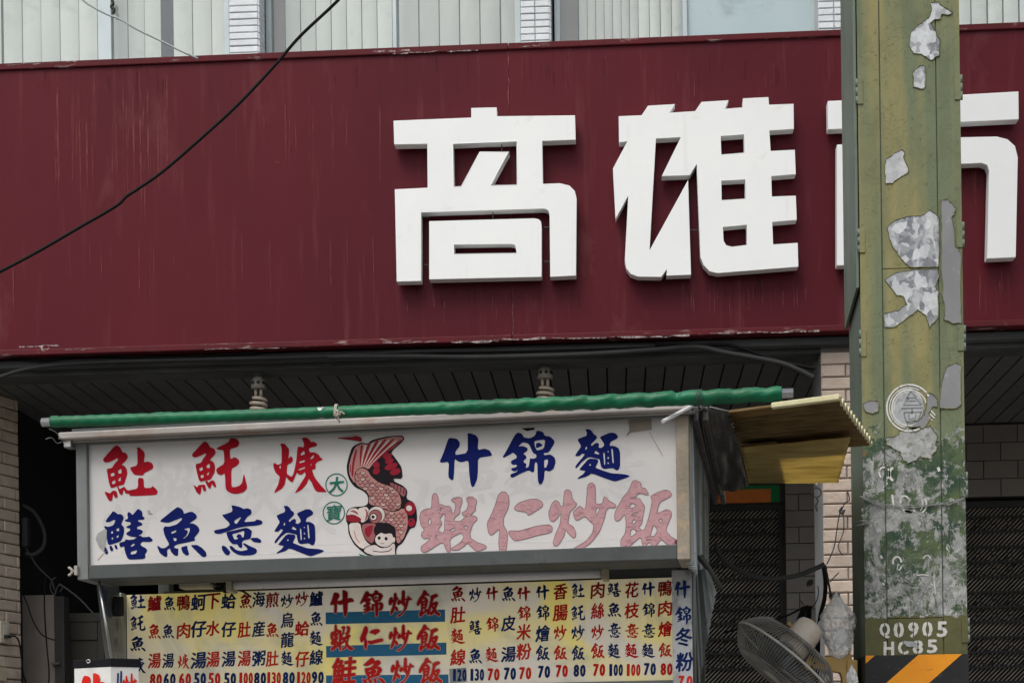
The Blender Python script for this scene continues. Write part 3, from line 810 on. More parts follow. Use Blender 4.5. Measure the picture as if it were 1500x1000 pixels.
# ------------------------------------------------------------------ the food stall
M_galv = mat('grey_aluminium', (.19, .205, .195), (.15, .16, .155), .55, ns=5, metal=.15, spec=.3, dirt=(.13, .13, .12), da=(.6, .78), ds=9, streak=(.36, .36, .34), sa=(.65, .85))
M_galvd = mat('dull_sheet_metal', (.082, .092, .090), (.066, .074, .072), .6, ns=4, spec=.2, dirt=(.05, .05, .048), streak=(.12, .12, .115))
M_rail = mat('white_rusty_rail', (.40, .37, .34), (.27, .25, .23), .5, ns=4, st=(1, 1, 3), dirt=(.30, .17, .10), da=(.54, .74), ds=5, streak=(.28, .25, .22))
M_rust = mat('stained_post', (.33, .29, .23), (.25, .215, .165), .6, ns=9, bump=.002, dirt=(.42, .30, .18), da=(.52, .7), ds=22, metal=.2)
M_panel = mat('white_acrylic', (.60, .575, .56), (.55, .53, .515), .35, ns=2.2, spec=.4, grain=.02, dirt=(.50, .46, .42), da=(.6, .85), ds=3.5, dst=(1, 1, 3), rvar=.08)
M_bred = flat('red_brush_paint', (.37, .004, .016), .5)
M_bblue = flat('blue_brush_paint', (.003, .009, .105), .5)
M_pink = mat('faded_pink_paint', (.50, .29, .30), (.45, .245, .26), .6, ns=30, dirt=(.40, .20, .22), da=(.5, .7), ds=60, grain=.08)
M_pinkl = flat('faded_contour', (.26, .13, .14), .6)
M_ghost = flat('ghost_lettering', (.555, .538, .53), .5, var=.97)
M_green = flat('green_paint', (.012, .16, .11), .5)
M_menu = bpy.data.materials.new('yellowed_menu_sheet')
M_menu.use_nodes = True
nt = M_menu.node_tree
base = mixc(nt, ramp(nt, noisef(nt, 2.1, (1, 1, 1.2), 3, .55, .8, (2.3, 0, .4)), .44, .62), (.60, .545, .445), (.74, .61, .17))
base = mixc(nt, mulf(nt, ramp(nt, noisef(nt, 4.0, (1, 1, 1), 4, .6, .6, (7, 1, 3)), .50, .68), .75), base, (.30, .31, .25))
base = mixc(nt, mulf(nt, ramp(nt, noisef(nt, 24, (1, 1, .2), 4, .6), .55, .75), .35), base, (.36, .33, .30))
nt.links.new(base, nt.nodes['Principled BSDF'].inputs['Base Color'])
nt.nodes['Principled BSDF'].inputs['Roughness'].default_value = .4
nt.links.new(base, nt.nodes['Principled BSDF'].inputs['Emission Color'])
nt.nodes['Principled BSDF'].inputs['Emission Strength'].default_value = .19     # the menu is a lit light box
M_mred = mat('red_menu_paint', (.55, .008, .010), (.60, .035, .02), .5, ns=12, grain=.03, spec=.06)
M_mshadered = mat('shaded_red_menu_paint', (.34, .008, .012), (.40, .012, .014), .5, ns=12, grain=.03, spec=.06)  # top row's red, with the shade under the sign box put into it
M_mblue = mat('navy_menu_paint', (.005, .018, .10), (.010, .032, .13), .5, ns=12, grain=.03, spec=.06)
M_mhalo = flat('pale_contour', (.62, .40, .36), .6)
M_bar = mat('blue_band', (.012, .16, .31), (.015, .13, .25), .5, ns=4)
M_mpatch = flat('price_patch', (.33, .34, .33), .5)
M_black = flat('black_paint', (.012, .012, .014), .5)
M_white = flat('white_paint', (.66, .65, .62), .5, var=.93)
M_tube = mat('tube_glass', (.72, .71, .72), (.64, .63, .64), .3, ns=5)
M_cream = mat('cream_plastic', (.45, .41, .30), (.36, .32, .22), .5, ns=10)
M_tarp = mat('green_tarpaulin', (.006, .135, .058), (.005, .085, .036), .42, ns=7, st=(1, 1, 1), dirt=(.05, .10, .055), da=(.58, .78), ds=14, spec=.25)
M_steel = mat('bare_steel_pipe', (.55, .55, .54), (.42, .42, .42), .3, metal=.85, ns=12)
M_rope = mat('cotton_rope', (.42, .38, .32), (.30, .27, .22), .9, ns=60)
M_cover = mat('dark_vinyl_cover', (.055, .052, .05), (.035, .033, .032), .45, ns=6, bump=.006, bs=9, dirt=(.10, .095, .09), da=(.55, .75), ds=10)
M_streak = mat('grimy_clear_sheet', (.46, .49, .48), (.14, .16, .15), .35, ns=7, st=(1, 1, .05), ss=5, streak=(.03, .035, .03), sa=(.44, .56), dirt=(.10, .11, .10), da=(.55, .7), ds=10)

def translucent(name, col, col2, ns, st):
    m = bpy.data.materials.new(name); m.use_nodes = True
    nt = m.node_tree
    nt.nodes.remove(nt.nodes['Principled BSDF'])
    b = mixc(nt, ramp(nt, noisef(nt, ns, st, 5), .35, .7), col, col2)
    d = _nd(nt, 'ShaderNodeBsdfDiffuse'); t = _nd(nt, 'ShaderNodeBsdfTranslucent'); mx = _nd(nt, 'ShaderNodeMixShader')
    mx.inputs[0].default_value = .6
    nt.links.new(b, d.inputs[0]); nt.links.new(b, t.inputs[0])
    nt.links.new(d.outputs[0], mx.inputs[1]); nt.links.new(t.outputs[0], mx.inputs[2])
    nt.links.new(mx.outputs[0], nt.nodes['Material Output'].inputs[0])
    return m
M_yellow = translucent('yellow_fibreglass', (.70, .58, .27), (.50, .39, .16), 20, (.3, 1, 1))
M_shadeboard = mat('brown_shading_board', (.16, .10, .045), (.10, .062, .03), .8, ns=8, st=(.3, 1, 1))

S = SF
def su(x, y, d=0.0): return S.uz(x, y, d)[0]
su0, su1 = su(113, 740), su(1010, 720)
sz1 = zavg(S, [(130, 638), (560, 622), (990, 605)])
sz0 = zavg(S, [(130, 846), (560, 834), (990, 823)])
szp = zavg(S, [(130, 821), (990, 804)])
szt = zavg(S, [(130, 648), (990, 613)])
print('stall', [S.uz(*p)[1] for p in [(130, 638), (990, 605), (130, 846), (990, 823)]], su0, su1)
DEP = 1.55
stall = thing('food_stall', S.W((su0 + su1) / 2, .7, 0), 'metal street food stall with painted sign box and menu under the maroon sign', 'food stall')
# frame, roof, counter
mb = MB()
for (u, d) in ((su0 + .13, .40), (su1 - .05, .42), (su0 + .13, DEP), (su1 - .05, DEP)):
    MB().box(S, u - .02, u + .02, d, d + .04, 0, sz1).build('post', M_galv, stall, bevel=.003)
MB().box(S, su0 + .1, su1, .30, DEP + .04, 0.05, .92).build('counter', M_galv, stall, bevel=.01)
MB().box(S, su0 + .05, su1 + .04, .25, DEP + .06, .92, .95).build('worktop', M_galv, stall, bevel=.004)
MB().box(S, su0 - .01, su1 + .01, -.01, DEP + .05, sz1 + .018, sz1 + .03).build('roof', M_galvd, stall)
# front rim of the roof: a rusty white channel
ra, rb = S.P(85, 636, -.05), S.P(1012, 601, -.05)
zr0, zr1 = zavg(S, [(100, 638), (1000, 604)], -.05), zavg(S, [(100, 627), (1000, 594)], -.05)
MB().box(S, su(85, 636, -.05), su(1012, 601, -.05), -.05, -.018, zr0, zr1).box(S, su(85, 636, -.05), su(1012, 601, -.05), -.018, .0, zr0 - .006, zr0 + .004).build('roof_rim', M_rail, stall, bevel=.004)
MB().box(S, su(107, 640), su1 + .02, -.012, .0, szt + .014, zr0 - .008).build('roof_fascia', M_galvd, stall, bevel=.002)
# right flank of the stall: grimy sheet behind a rim that runs back
mb = MB()
rp_ = random.Random(5)
nf = 46
for j in range(2):
    for i in range(nf):
        d_ = .03 + (1.28 - .03) * i / (nf - 1)
        u_ = su1 - .004 + (.012 if i % 2 else -.010) * rp_.uniform(.3, 1.3)
        mb.v.append(S.W(u_, d_, sz0 - .01 if j == 0 else sz1 - .01))
mb.f = [(i, i + 1, nf + i + 1, nf + i) for i in range(nf - 1)]; mb.sm = [False] * (nf - 1)
mb.build('side_sheet', M_streak, stall)
MB().box(S, su1 + .012, su1 + .030, .0, DEP, sz1 - .035, sz1 + .01).build('side_rail', M_cover, stall, bevel=.003)
MB().box(S, su1 + .040, su1 + .058, .02, DEP + .04, sz1 - .030, sz1 + .012).build('side_rail', M_cover, stall, bevel=.003)
MB().box(S, su0 + .14, su1 - .03, .37, .39, zavg(S, [(200, 870), (980, 851)], .37), sz0 + .0).build('menu_header', M_galvd, stall)
MB().box(S, su0 + .12, su1 - .03, DEP - .02, DEP, .95, sz1).build('back_sheet', M_galvd, stall)

# ---- sign box on the front of the stall
box = thing('sign_box', S.W((su0 + su1) / 2, .1, sz0), 'white sign box with red and blue brush characters and a carp on the stall front', 'sign box')
lp, rp = su(129, 740), su(991, 720)
MB().box(S, su0, lp, -.006, .20, sz0, szt + .012).build('end_post', M_galv, box, bevel=.003)
MB().box(S, rp, su1, -.006, .20, sz0, szt + .012).build('stained_end_post', M_rust, box, bevel=.003)
MB().box(S, lp, rp, -.003, .20, sz0 + .002, szp).build('bottom_rail', M_galvd, box, bevel=.003)
MB().box(S, lp, rp, -.004, .02, szt, szt + .010).build('top_rail', M_galv, box, bevel=.002)
MB().box(S, su0 + .01, su1 - .01, .19, .21, sz0 + .01, szt + .01).build('back_plate', M_galvd, box)
DPAN = .012
panel = MB().box(S, lp - .004, rp + .004, DPAN, DPAN + .004, szp - .004, szt + .006).build('acrylic_panel', M_panel, box)
dch = DPAN - .0012
# old lettering showing through as pale ghosts
for ch, x, y, s in (('蝦', 255, 715, 80), ('焿', 372, 712, 88), ('飯', 452, 745, 80), ('魚', 700, 700, 80), ('麵', 780, 690, 84), ('仁', 640, 735, 66), ('意', 905, 690, 80), ('炒', 190, 770, 80)):
    g = [[[(x + (p[0] - .5) * s, y + (p[1] - .5) * s) for p in l] for l in gr] for gr in unit_groups(ch)]
    traced(S, g, DPAN - .0004, M_ghost, box, 'ghost_character')
for k in ('tu_fish', 'tuo', '焿'):
    traced(S, px_groups(k), dch, M_bred, box)
for k in ('鱔', '魚', '意', '麵', '什', '錦'):
    traced(S, px_groups(k), dch, M_bblue, box)
g2 = [[[((800 + (335 + ((p[0] - 310) * 7.895 - 725) * 1.1) / 7.895), (615 + (415 + ((p[1] - 730) * 7.895 - 380) * 1.04) / 7.895)) for p in l] for l in gr] for gr in px_groups('麵')]
traced(S, g2, dch, M_bblue, box)
for k in ('蝦', '仁', '炒', '飯'):
    g = px_groups(k)
    o = traced(S, g, dch, M_pink, box, 'faded_character')
    mb = MB()
    for gr in g:
        for l in gr: ribbon(mb, S, l, .8, dch - .0004)
    # cracks of the peeling paint
    for gr in g:
        l = gr[0]
        x0, x1 = min(p[0] for p in l), max(p[0] for p in l); y0, y1 = min(p[1] for p in l), max(p[1] for p in l)
        for q in range(int((x1 - x0) * (y1 - y0) / 70)):
            cx1, cy1 = random.uniform(x0, x1), random.uniform(y0, y1)
            e = (cx1 + random.uniform(4, 9), cy1 + random.uniform(-2, 2))
            mid = ((cx1 + e[0]) / 2, (cy1 + e[1]) / 2 + random.uniform(-1, 1))
            if all(inside(p, l) and not any(inside(p, h) for h in gr[1:]) for p in ((cx1, cy1), e, mid)):
                stroke(mb, S, [(cx1, cy1), mid, e], .45, dch - .0005)
    mb.build('faded_contour', M_pinkl, o)
traced(S, [[[(988, 789), (992.5, 790), (992.5, 803), (988, 804)]]], dch, flat('dark_red_paint', (.12, .006, .012)), box, 'paint_remnant')
for (x, y, ch, w) in ((492.9, 709.5, '大', 21), (489, 750.6, '寶', 22)):
    mb = MB(); ribbon(mb, S, ell(x, y, 15.6, 16, n=40), 1.5, dch)
    r = mb.build('green_roundel', M_green, box)
    painted(S, ch, x, y, w, 23, dch, M_green, r, bold=.55 if ch == '大' else .25)
# ---- carp and child, painted flat
M_k = [flat('carp_black', (.014, .010, .014)), flat('carp_rose', (.46, .22, .20)), flat('carp_red', (.27, .015, .03)), flat('carp_cream', (.66, .58, .53)), flat('carp_dusk', (.30, .105, .105)), flat('carp_skin', (.64, .56, .52))]
_cd = [0]
carp_o = None
def cp(polys, m, name='painted_shape'):
    global carp_o
    _cd[0] += 1
    if carp_o is not None and 1 < len(polys) <= 8:
        _cd[0] -= 1
        k_ = _cd[0]
        for l in polys:
            cp([l], m, name)
        return
    mb = MB()
    for l in polys:
        mb.poly(S, [[S.uz(p[0], p[1], dch) for p in soften(to_px(l, FI), .2)]], dch - _cd[0] * .00004)
    o = mb.build(name if carp_o else 'carp_emblem', m, carp_o or box)
    if len(polys) > 8: o['kind'] = 'stuff'
    if carp_o is None: carp_o = o
K, RO, RE, CR, DU, SK = M_k
def grow(l, r):
    cx_, cy_ = sum(p[0] for p in l) / len(l), sum(p[1] for p in l) / len(l)
    out = []
    for p in l:
        v = Vector((p[0] - cx_, p[1] - cy_)); v = v * (1 + r / max(v.length, 1)); out.append((cx_ + v[0], cy_ + v[1]))
    return out
cp([[(245,110),(225,130),(205,190),(188,260),(193,320),(212,370),(248,415),(310,442),(338,470),(347,500),(343,540),(310,556),(235,560),(195,580),(182,625),(185,665),(198,690),(203,760),(240,830),(288,875),(330,908),(380,922),(548,928),(556,852),(600,822),(640,745),(655,718),(690,708),(706,650),(700,570),(680,525),(625,500),(636,440),(600,402),(540,375),(530,352),(600,355),(592,270),(565,230),(540,195),(510,160),(614,70),(602,40),(560,38),(490,43),(420,58),(370,73),(340,98),(300,88),(265,100)]], K)
cp([[(252,120),(220,200),(205,270),(210,330),(250,395),(245,320),(265,285),(310,265),(350,285),(370,260),(430,190),(520,140),(603,68),(595,48),(540,45),(480,55),(400,75),(345,107),(300,97)]], RO)
streaks = []
for t in range(11):
    a = t / 10
    tx, ty = 300 + 290 * a, 100 - 45 * math.sin(a * 2.2)
    bx, by = 285 + 80 * a, 262 - 10 * a
    streaks.append([(bx, by), ((bx + tx) / 2 - 8, (by + ty) / 2 - 4), (tx - 7, ty + 6), (tx + 9, ty + 8), ((bx + tx) / 2 + 6, (by + ty) / 2 + 6), (bx + 6, by)])
cp(streaks[0::2], RE)
cp([[(p[0] * 1.0, p[1] + 3) for p in grow(s_, -6)] for s_ in streaks[1::2]], CR)
cp([[(222, 330), (232, 220), (258, 130), (266, 150), (243, 250), (238, 340)], [(212, 300), (216, 250), (222, 250), (220, 310)]], RE)
cp([ell(488, 190, 31, 24, -.3), ell(502, 224, 32, 20, -.35), ell(515, 264, 50, 23, -.35), ell(545, 303, 40, 24, -.3), ell(407, 253, 24, 27, -.6), ell(407, 298, 24, 28, .9)], RE)
cp([[(505,382),(535,388),(625,430),(620,475),(600,488),(562,440),(512,405)]], DU)
cp([[(a, b), (a + 5, b + 2), (a + 1, b + 45), (a - 4, b + 42)] for a, b in ((535, 385), (560, 397), (585, 412), (607, 424))], K)
body = [(250,340),(262,295),(300,274),(343,292),(370,340),(430,387),(520,412),(573,460),(590,520),(583,568),(540,588),(480,583),(430,560),(352,540),(354,490),(342,450),(300,425),(257,395)]
body2 = [(440,572),(500,594),(560,594),(600,568),(633,600),(638,700),(608,790),(562,838),(545,750),(500,690),(440,680),(418,620)]
cp([body], RO); cp([body2], RO)
sc1, sc2 = [], []
for bodyp, x0, y0, x1, y1 in ((body, 250, 275, 595, 590), (body2, 418, 570, 640, 840)):
    row = 0
    yy = y0 + 8
    while yy < y1:
        xx = x0 + (19 if row % 2 else 0) + random.uniform(-3, 3)
        while xx < x1:
            if inside((xx, yy + 8), bodyp) and inside((xx - 12, yy), bodyp) and inside((xx + 12, yy), bodyp):
                arc_o = [(xx + 20 * math.cos(a), yy + 22 * math.sin(a)) for a in [math.pi * k / 6 for k in range(7)]]
                arc_i = [(xx + 17 * math.cos(a), yy + 17 * math.sin(a)) for a in [math.pi * k / 6 for k in range(6, -1, -1)]]
                sc1.append(arc_o + arc_i)
                if random.random() < .62:
                    sc2.append([(xx + 14 * math.cos(a), yy + 15 * math.sin(a)) for a in [math.pi * k / 6 for k in range(7)]] + [(xx + 9 * math.cos(a), yy + 7 * math.sin(a)) for a in [math.pi * k / 6 for k in range(6, -1, -1)]])
            xx += 38 + random.uniform(-3, 3)
        yy += 23; row += 1
cp(sc1, K); cp(sc2[0::2], CR); cp(sc2[1::2], DU)
cp([[(300,690),(340,680),(405,680),(405,750),(380,835),(330,800),(305,740)]], DU)
cp([[(320,720),(350,700),(385,690),(378,740),(350,790),(325,760)]], RE)
cp([[(195,602),(215,572),(262,570),(290,600),(297,640),(240,622),(190,632)], [(270,572),(330,558),(350,575),(358,612),(340,655),(300,680),(282,640)], ], CR)
cp([ell(408, 618, 65, 64)], K); cp([ell(408, 618, 61, 60)], CR); cp([ell(400, 630, 51, 52)], K)
cp([[(318,566),(345,590),(345,640),(318,668),(328,640),(332,600)], ell(400, 631, 47, 48), [(212,590),(240,582),(266,595),(280,622),(262,612),(238,600)]], DU)
cp([[(185,622),(240,613),(297,645),(292,672),(220,672),(188,660)]], RE)
cp([ell(386, 634, 28, 28)], K); cp([ell(386, 634, 22, 22)], CR); cp([ell(383, 634, 12, 12)], K)
cp([[(205,680),(288,674),(300,740),(328,810),(378,850),(350,872),(290,862),(240,810),(213,750)]], CR)
cp([[(240,735),(246,734),(262,785),(288,824),(282,826),(256,790)]], RO)
cp([ell(655, 572, 42, 50), ell(665, 675, 28, 32)], RE); cp([ell(647, 570, 21, 21)], CR); cp([ell(660, 662, 8, 8)], K)
cp([ell(472, 800, 78, 58)], K); cp([ell(472, 800, 74, 54)], SK)
cp([[(388,725),(400,697),(440,675),(500,678),(545,712),(552,760),(535,792),(518,752),(470,760),(440,748),(415,768),(393,760)]], K)
cp([ell(428, 788, 12, 13, n=12), ell(479, 793, 12, 13, n=12), [(435,822),(450,829),(466,822),(464,826),(450,833),(437,826)]], K)
cp([[(325,855),(365,838),(400,832),(440,858),(500,850),(530,815),(550,830),(552,925),(500,925),(385,922),(330,905),(305,880)]], K)
cp([[(332,858),(365,844),(400,838),(440,864),(500,856),(530,825),(544,835),(545,918),(500,918),(390,915),(335,898),(315,880)]], SK)
cp([[(380,880),(440,888),(500,882),(520,862),(524,866),(503,888),(440,894),(382,886)]], K)
cp([[(272,900),(300,908),(370,932),(310,936)]], M_green)
cp([[(98,57),(240,48),(252,40),(300,52),(303,86),(240,74)]], RE)
# torn sticker, repair patches and a crack on the panel
M_stick = mat('grey_tape', (.34, .35, .33), (.28, .29, .27), .6, ns=20, dirt=(.2, .2, .19))
traced(S, [[to_px([(0, 465), (25, 400), (110, 350), (130, 360), (128, 440), (100, 600), (85, 605), (40, 560)], cCc)]], dch - .0006, M_stick, box, 'leaf_shaped_sticker')
traced(S, [[[(920, 614), (954, 612), (955, 629), (924, 633), (916, 640), (922, 630)]]], dch - .0006, mat('brown_tape', (.30, .25, .20), (.25, .21, .17), .6, ns=20), box, 'tape_patch')
mb = MB(); stroke(mb, S, [(951, 632), (958, 645), (965, 657), (971, 668)], .6, dch - .0003)
stroke(mb, S, [(156, 806), (150, 812), (143, 820)], .7, dch - .0003); mb.build('crack', M_pinkl, box)
mb = MB()
for (xa, ya, xb, yb, w) in ((132, 815, 560, 806, 1.4), (330, 800, 600, 794, .8), (610, 797, 985, 786, 1.2), (640, 668, 985, 655, .8), (135, 765, 330, 760, .6), (630, 652, 900, 642, .9), (700, 806, 985, 797, 1.0)):
    stroke(mb, S, [(xa, ya), ((xa + xb) / 2, (ya + yb) / 2 + .5), (xb, yb)], [.1, w, .1], DPAN - .0005)
mb.build('crease', flat('crease_highlight', (.74, .73, .72)), box)
traced(S, [[[(765, 628), (772, 631), (783, 629), (783, 626), (765, 627)]]], dch, M_black, box, 'paint_remnant')

# ---- rolled green tarpaulin on a steel pipe
DT = -.16
pa, pb = S.P(62, 618.5, DT), S.P(1162, 575.5, DT)
tp = thing('rolled_tarpaulin', (pa + pb) / 2, 'green tarpaulin rolled round a steel pipe along the front of the stall roof', 'tarpaulin roll')
MB().tube([pa, pb], .0135, 12).build('pipe', M_steel, tp)
mb = MB()
NS, SEG = 520, 22
q0, q1 = pa.lerp(pb, .013), pa.lerp(pb, .986)
ax = (q1 - q0).normalized()
e1 = UP.cross(ax).normalized(); e2 = ax.cross(e1)
for i in range(NS + 1):
    t = i / NS
    c = q0.lerp(q1, t) + UP * (-.004 * math.sin(math.pi * t))
    for k in range(SEG):
        a = 2 * math.pi * k / SEG
        R0 = .0172 + .0022 * min(1, max(0, (t - .35) * 2))
        tw = a + t * 330
        wr = .0006 * math.sin(tw) * (1 + .9 * noise.noise(Vector((t * 40, math.cos(a), math.sin(a)))))
        wr += .0022 * noise.noise(Vector((t * 120 + a * 3.2, math.cos(a) * 1.5, 3))) * (.30 + .9 * (t > .55))
        wr += .0016 * math.sin(a + t * 170) * max(0, min(1, (t - .5) * 4))
        pinch = -.0035 * math.exp(-((t - .385) / .004) ** 2) - .003 * math.exp(-((t - .865) / .004) ** 2)
        fold = .0028 if (a + t * 2.0 + .5 * noise.noise(Vector((t * 9, 0, 0)))) % (2 * math.pi) < 1.5 else 0
        r = R0 + wr + pinch + fold
        mb.v.append(c + (e1 * math.cos(a) + e2 * math.sin(a)) * r)
mb.f = [(i * SEG + k, i * SEG + (k + 1) % SEG, (i + 1) * SEG + (k + 1) % SEG, (i + 1) * SEG + k) for i in range(NS) for k in range(SEG)]
mb.f += [tuple(range(SEG - 1, -1, -1)), tuple(range(NS * SEG, NS * SEG + SEG))]
mb.sm = [True] * NS * SEG + [False, False]
mb.build('tarpaulin', M_tarp, tp)
def loopwire(c, rad, wire, turns, m, name, parent, dz=0.0):
    pts = []
    for i in range(turns * 14 + 1):
        a = 2 * math.pi * i / 14
        pts.append(c + (e1 * math.cos(a) + e2 * math.sin(a)) * (rad + .001 * random.random()) + ax * (dz * i / 14))
    mb = MB().tube(pts, wire, 5)
    return mb.build(name, m, parent)
cr_ = S.P(492, 603, DT)
rope = loopwire(cr_, .0205, .0028, 2, M_rope, 'rope_tie', tp, .004)
kn = S.P(494, 606, DT - .022)
mb = MB()
for q in range(5):
    a = q * 1.3
    mb.tube(spline([kn + Vector((.009 * math.cos(a), -.004, .010 * math.sin(a))), kn + Vector((.004 * math.cos(a + 2), -.012, .008 * math.sin(a + 2))), kn + Vector((.010 * math.cos(a + 3.6), -.003, -.010 * abs(math.sin(a + 3.6))))], 5), .0034, 6)
mb.tube(spline([kn, kn + Vector((.012, -.004, .004)), kn + Vector((.022, -.002, -.002))], 5), .003, 6)
mb.tube(spline([kn, kn + Vector((.004, -.006, -.016)), kn + Vector((.007, -.002, -.026))], 5), .0033, 6)
mb.build('knot', M_rope, rope)
loopwire(S.P(1019, 582, DT), .0225, .0012, 3, M_galvd, 'wire_tie', tp, .007)
wt = thing('white_rod', S.P(993, 606, -.1), 'short white rod sticking out below the tarpaulin at the right end of the stall roof', 'rod')
MB().tube([S.P(971, 617, -.16), S.P(1013, 595, -.05)], .006, 10).build('rod', mat('white_plastic', (.7, .7, .7), None, .4), wt)
MB().tube(spline([S.P(1013, 595, -.05), S.P(1018, 588, -.1), S.P(1022, 583, DT - .02), S.P(1030, 598, -.1), S.P(1020, 602, -.04)], 5), .0012, 5).build('wire', M_galvd, wt)
# clamp and loose wires on the left end
cl = thing('roof_clamp', S.P(100, 648, -.02), 'small bright steel clamp with loose wires at the left end of the stall roof', 'clamp')
MB().box(S, su(95, 648, -.02), su(106, 648, -.02), -.03, .01, S.uz(100, 656, -.02)[1], S.uz(100, 642, -.02)[1]).build('clamp_body', M_steel, cl, bevel=.003)
mb = MB()
mb.tube(spline([S.P(72, 628, -.1), S.P(82, 633, -.08), S.P(88, 642, -.06), S.P(93, 646, -.03)], 5), .0014, 5)
mb.tube(spline([S.P(67, 643, -.1), S.P(76, 641, -.08), S.P(84, 649, -.06), S.P(94, 645, -.03)], 5), .0014, 5)
mb.build('wire', M_galv, cl)
wn_ = thing('wing_bolt', S.P(108, 834, .02), 'white wing nut and bracket at the lower left corner of the sign box', 'wing nut')
MB().box(S, su(112, 834), su(117, 834), -.02, .04, S.uz(112, 843)[1], S.uz(112, 829)[1]).build('bracket', M_rail, wn_, bevel=.002)
mb = MB()
mb.tube([S.P(113, 836, .0), S.P(104, 836, .0)], .0028, 8)
for yy in (832, 841):
    mb.tube(spline([S.P(107, 836, .0), S.P(103, yy, .0), S.P(100, yy + (1 if yy > 836 else -1), 0)], 4), [.0028] + [.0042] * 7 + [.003], 8)
mb.build('wing', M_rail, wn_)

# ---- side awning: vinyl flap and corrugated yellow sheets
aw = thing('side_flap', S.P(1062, 660, .6), 'black vinyl flap hanging off the right edge of the stall roof', 'flap')
def skin(fr, quad, nu, nv, fn, name, m, parent, thick=.0):
    """a sheet spanned by four world corners (a b along the front, d c along the back) with a relief function"""
    a, b, c, d = quad
    nrm = (b - a).cross(d - a).normalized()
    if nrm.z < 0: nrm = -nrm
    mb = MB()
    for j in range(nv + 1):
        for i in range(nu + 1):
            s_, t_ = i / nu, j / nv
            p = (a.lerp(b, s_)).lerp(d.lerp(c, s_), t_)
            mb.v.append(p + nrm * fn(s_, t_))
    mb.f = [(j * (nu + 1) + i, j * (nu + 1) + i + 1, (j + 1) * (nu + 1) + i + 1, (j + 1) * (nu + 1) + i) for j in range(nv) for i in range(nu)]
    mb.sm = [True] * len(mb.f)
    o = mb.build(name, m, parent)
    if thick:
        sd = o.modifiers.new('thickness', 'SOLIDIFY'); sd.thickness = thick
    return o
skin(S, (S.P(1030, 597, .0), S.P(1073, 605, .12), S.P(1096, 711, 1.15), S.P(1055, 722, 1.3)), 14, 20,
     lambda s, t: .012 * noise.noise(Vector((s * 3, t * 7, 1))) + .006 * noise.noise(Vector((s * 9 + t * 6, t * 4, 5))), 'vinyl_skin', M_cover, aw, .002)
MB().tube([S.P(1028, 594, .0), S.P(1055, 722, 1.32)], .008, 8).build('edge_bar', M_cover, aw)
MB().tube([S.P(1040, 596, .02), S.P(1074, 604, .12)], .003, 6).build('front_bar', M_galv, aw)
M_edge = M_yellow
ys = thing('corrugated_awning', S.P(1150, 640, .4), 'upper corrugated yellow plastic awning sheet jutting from the stall towards the green pole', 'awning sheet')
zY = sz1 + .0
def atz(x, y, z):
    r = ray(x, y); k = (z - EYE.z) / r.z
    return EYE + r * k
ZA = S.uz(1150, 590, .0)[1]
A_, B_, C_, D_ = atz(1066, 604, ZA), atz(1230, 583, ZA), atz(1277, 648, ZA), atz(1088, 663, ZA)
M_shadedf = translucent('shaded_fibreglass', (.36, .26, .13), (.20, .14, .07), 20, (.3, 1, 1))  # brown holds the shade of the covered upper sheet in its colour
skin(S, (A_, B_, C_, D_), 6, 150, lambda s, t: .0095 * math.sin(t * 2 * math.pi * 12), 'corrugated_sheet', M_shadedf, ys, .0025)
M_lipy = mat('pale_yellow_rim', (.62, .58, .36), (.50, .46, .27), .6, ns=14)
P1 = lambda s, t, up=0: A_.lerp(B_, s).lerp(D_.lerp(C_, s), t) + UP * up
MB().slab([P1(.40, -.02, -.006), P1(1.0, -.02, -.006), P1(1.0, .03, -.004), P1(.40, .03, -.004)], .016, (0, 0, 1)).build('front_lip', M_lipy, ys, bevel=.003)
mb = MB()
for q in range(121):
    t = q / 120
    w_ = .0095 * math.sin(t * 2 * math.pi * 12)
    mb.v += [P1(.988, t, w_ + .004), P1(1.004, t, w_ + .004), P1(1.004, t, w_ - .005), P1(.988, t, w_ - .005)]
for q in range(120):
    for k in range(4):
        mb.f.append((4 * q + k, 4 * q + (k + 1) % 4, 4 * q + 4 + (k + 1) % 4, 4 * q + 4 + k))
mb.sm = [False] * len(mb.f)
mb.build('ribbed_edge', M_lipy, ys)
def mixp(s, t, up=.0): return A_.lerp(B_, s).lerp(D_.lerp(C_, s), t) + UP * up
skin(S, (mixp(0, .04, .0125), mixp(.985, .04, .0125), mixp(.985, .99, .0125), mixp(0, .99, .0125)), 4, 4, lambda s, t: 0, 'shading_board', M_shadeboard, ys, .006)  # hidden board added above the sheet to darken it
ys2 = thing('yellow_awning', S.P(1170, 680, .9), 'lower translucent yellow awning sheet glowing beside the brick pillar', 'awning sheet')
ZA2 = ZA - .03
E_, F_, G_, H_ = atz(1085, 655, ZA2), atz(1246, 640, ZA2), atz(1228, 706, ZA2), atz(1097, 706, ZA2)
def mixq(s, t, up=.0): return E_.lerp(F_, s).lerp(H_.lerp(G_, s), t) + UP * up
skin(S, (E_, F_, G_, H_), 20, 90, lambda s, t: .0045 * math.sin(t * 2 * math.pi * 9) + .003 * noise.noise(Vector((s * 5, t * 5, 2))), 'wavy_sheet', M_yellow, ys2, .002)
skin(S, (mixq(0, .0, .010), mixq(.33, .0, .010), mixq(.40, 1, .010), mixq(0, 1, .010)), 3, 3, lambda s, t: 0, 'shading_board', M_shadeboard, ys2, .006)  # hidden board added to darken the left part of this sheet
os_ = thing('shop_strip', FF.P(1095, 724, 1.4), 'orange and green painted strip below the yellow awning, above the iron grille', 'sign strip')
zs0, zs1 = FF.uz(1095, 735, 1.4)[1], FF.uz(1095, 711, 1.4)[1]
MB().box(FF, X(1046, 724, 1.4), X(1129, 724, 1.4), 1.4, 1.43, zs0, zs1 - .02).build('orange_strip', flat('orange_paint', (.42, .12, .025)), os_)
